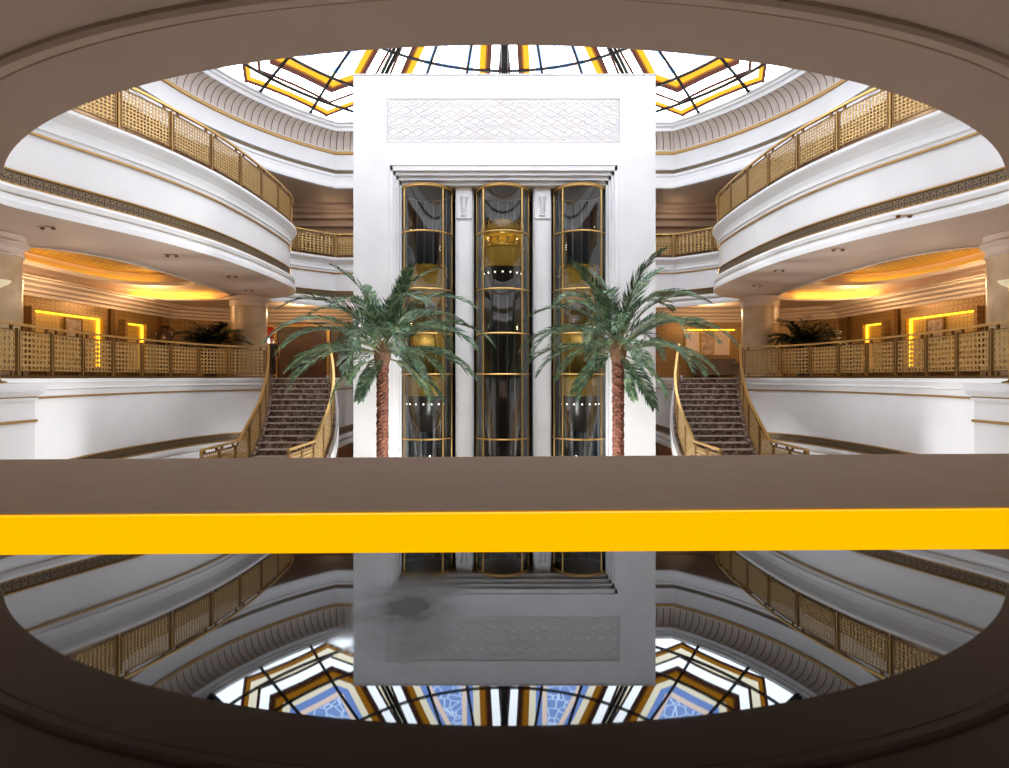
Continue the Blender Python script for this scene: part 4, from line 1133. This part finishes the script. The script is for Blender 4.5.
# ------------------------------------------------------------------ counter and ledge at the lens
HC = 0.0735                          # height of the lens above the black counter
rot = R(1.25)
c = thing('counter', 'polished black granite counter top filling the lower frame', 'counter', (0, 0.0, -HC - 0.03))
mb = MB()
yl, yr = 0.2435 - 0.21 * 0.021, 0.2435 + 0.21 * 0.021
def ey(x): return 0.2527 + 0.0203 * x
mb.hexa([(-0.9, -0.5, -HC - 0.03), (0.9, -0.5, -HC - 0.03), (0.9, ey(0.9), -HC - 0.03), (-0.9, ey(-0.9), -HC - 0.03), (-0.9, -0.5, -HC), (0.9, -0.5, -HC), (0.9, ey(0.9), -HC), (-0.9, ey(-0.9), -HC)])
o = mb.build('top', M['granite'], c); 
mb = MB(); mb.box(-0.8, 0.8, -0.45, 0.15, -1.25, -HC - 0.03); mb.build('cabinet', M['wood'], c)
HL = 0.20
def lw(px, py): y = F * HL / (py - 377.5); return Vector(((px - 504.5) / F * y, y))
n0, n1 = lw(0, 514.0), lw(1009, 507.0); f0, f1 = lw(0, 459.5), lw(1009, 453.5)
def ext(a, b, k): return a + (b - a) * k
na_, nb_ = ext(n0, n1, -2.5), ext(n0, n1, 3.5); fa, fb_ = ext(f0, f1, -1.6), ext(f0, f1, 2.6)
o = thing('ledge', 'long taupe stone ledge with lit yellow front edge across the frame', 'ledge', (0, (n0.y + n1.y) / 2, -1.25))
mb = MB(); q = [na_, nb_, fb_, fa]
mb.hexa([(p.x, p.y, -HL - 0.10) for p in q] + [(p.x, p.y, -HL) for p in q]); mb.build('stone_cap', M['ledge'], o)
mb = MB(); dn = Vector((0, -0.012)); q = [na_ + dn, nb_ + dn, nb_ - dn * .2, na_ - dn * .2]
mb.hexa([(p.x, p.y, -HL - 0.16) for p in q] + [(p.x, p.y, -HL - 0.002) for p in q]); mb.build('yellow_light_strip', M['yellow'], o)
mb = MB(); q = [na_ + Vector((0, .02)), nb_ + Vector((0, .02)), fb_ - Vector((0, .04)), fa - Vector((0, .04))]
mb.hexa([(p.x, p.y, -1.25) for p in q] + [(p.x, p.y, -HL - 0.10) for p in q]); mb.build('wall', M['ledge'], o)
mb = MB(); mb.box(-8.3, 8.3, YN, 1.6, -1.45, -1.25)
struct(mb, 'floor_near', M['carpet'], 'dark carpeted floor under the viewer', cat='floor')

# ------------------------------------------------------------------ lights
def light(kind, name, loc, energy, col, **kw):
    l = bpy.data.lights.new(name, kind); l.energy = energy; l.color = col
    for k, v in kw.items(): setattr(l, k, v)
    o = bpy.data.objects.new(name, l); COL.objects.link(o); o.location = loc
    return o
p = light('AREA', 'skylight_portal', (DC.x, DC.y, 14.5), 1, (1, 1, 1), shape='DISK', size=2 * DR + 1)
p.data.cycles.is_portal = True
warm = (1.0, 0.66, 0.34)
for s in (-1, 1):
    for y in (9.5, 14.0, 18.5, 22.5):
        light('POINT', 'gallery_downlight', (s * 13.2, y, 2.75), 95, warm, shadow_soft_size=0.15)
    light('POINT', 'landing_downlight', (s * 8.8, 25.6, 2.7), 80, warm, shadow_soft_size=0.15)
    for y in (14.0, 20.0):
        light('POINT', 'upper_gallery_light', (s * 14.0, y, 7.9), 90, (1, 0.75, 0.5), shadow_soft_size=0.2)
    light('POINT', 'lower_downlight', (s * 8.0, 26.0, -2.8), 30, warm, shadow_soft_size=0.15)

for s in (-1, 1):
    o = light('SPOT', 'lobby_fill_spot', (s * 0.2, 14.6, -4.1), 1900, (0.96, 0.97, 1.0), shadow_soft_size=0.9, spot_size=R(122), spot_blend=0.8)  # unseen fill, added to brighten parapets and soffits from below
    o.rotation_euler = (Vector((s * 9.6, 18.2, -1.4)) - Vector((s * 0.2, 14.6, -4.1))).to_track_quat('-Z', 'Y').to_euler()
    o = light('SPOT', 'parapet_fill_spot', (s * -1.6, 14.4, -2.5), 750, (0.96, 0.97, 1.0), shadow_soft_size=0.9, spot_size=R(78), spot_blend=1.0)  # narrower unseen fill, added for the parapet walls
    o.rotation_euler = (Vector((s * 9.6, 16.8, -1.6)) - Vector((s * -1.6, 14.4, -2.5))).to_track_quat('-Z', 'Y').to_euler()
for x, zz in ((-2.66, 1.3), (2.55, 1.3), (-0.06, 4.65)):
    light('POINT', 'cab_lamp', (x, TC + .1, zz), 14, (1.0, 0.85, 0.55), shadow_soft_size=0.1)
for x in (-4.0, 4.0):
    light('POINT', 'upper_gallery_light', (x * 2, 28.0, 7.4), 9, (1, 0.75, 0.5), shadow_soft_size=0.2)  # unseen pair, added to lift the dark gallery behind the tower
w = bpy.data.worlds.new('sky'); S.world = w; w.use_nodes = True
bg = w.node_tree.nodes['Background']; bg.inputs[0].default_value = (0.84, 0.93, 1.0, 1); bg.inputs[1].default_value = 10.4

# ------------------------------------------------------------------ camera
cd = bpy.data.cameras.new('camera'); cam = bpy.data.objects.new('camera', cd); COL.objects.link(cam)
cd.sensor_fit = 'HORIZONTAL'; cd.sensor_width = 36; cd.lens = 36 * F / 1009
cd.shift_y = -(384 - 377.5) / 1009
cd.clip_start = 0.01; cd.clip_end = 200
cam.location = (0, 0, 0); cam.rotation_euler = (R(90), 0, 0)
S.camera = cam

for o in list(bpy.data.objects):
    if o.parent is None: o.location.z += ZO

S.view_settings.view_transform = 'Standard'; S.view_settings.look = 'None'
S.view_settings.exposure = 0.06; S.view_settings.gamma = 1.0; S.view_settings.use_curve_mapping = False
S.cycles.use_denoising = True
S.cycles.max_bounces = 10; S.cycles.diffuse_bounces = 6; S.cycles.glossy_bounces = 4; S.cycles.transparent_max_bounces = 16
S.cycles.sample_clamp_indirect = 6.0
S.cycles.caustics_reflective = False; S.cycles.caustics_refractive = False
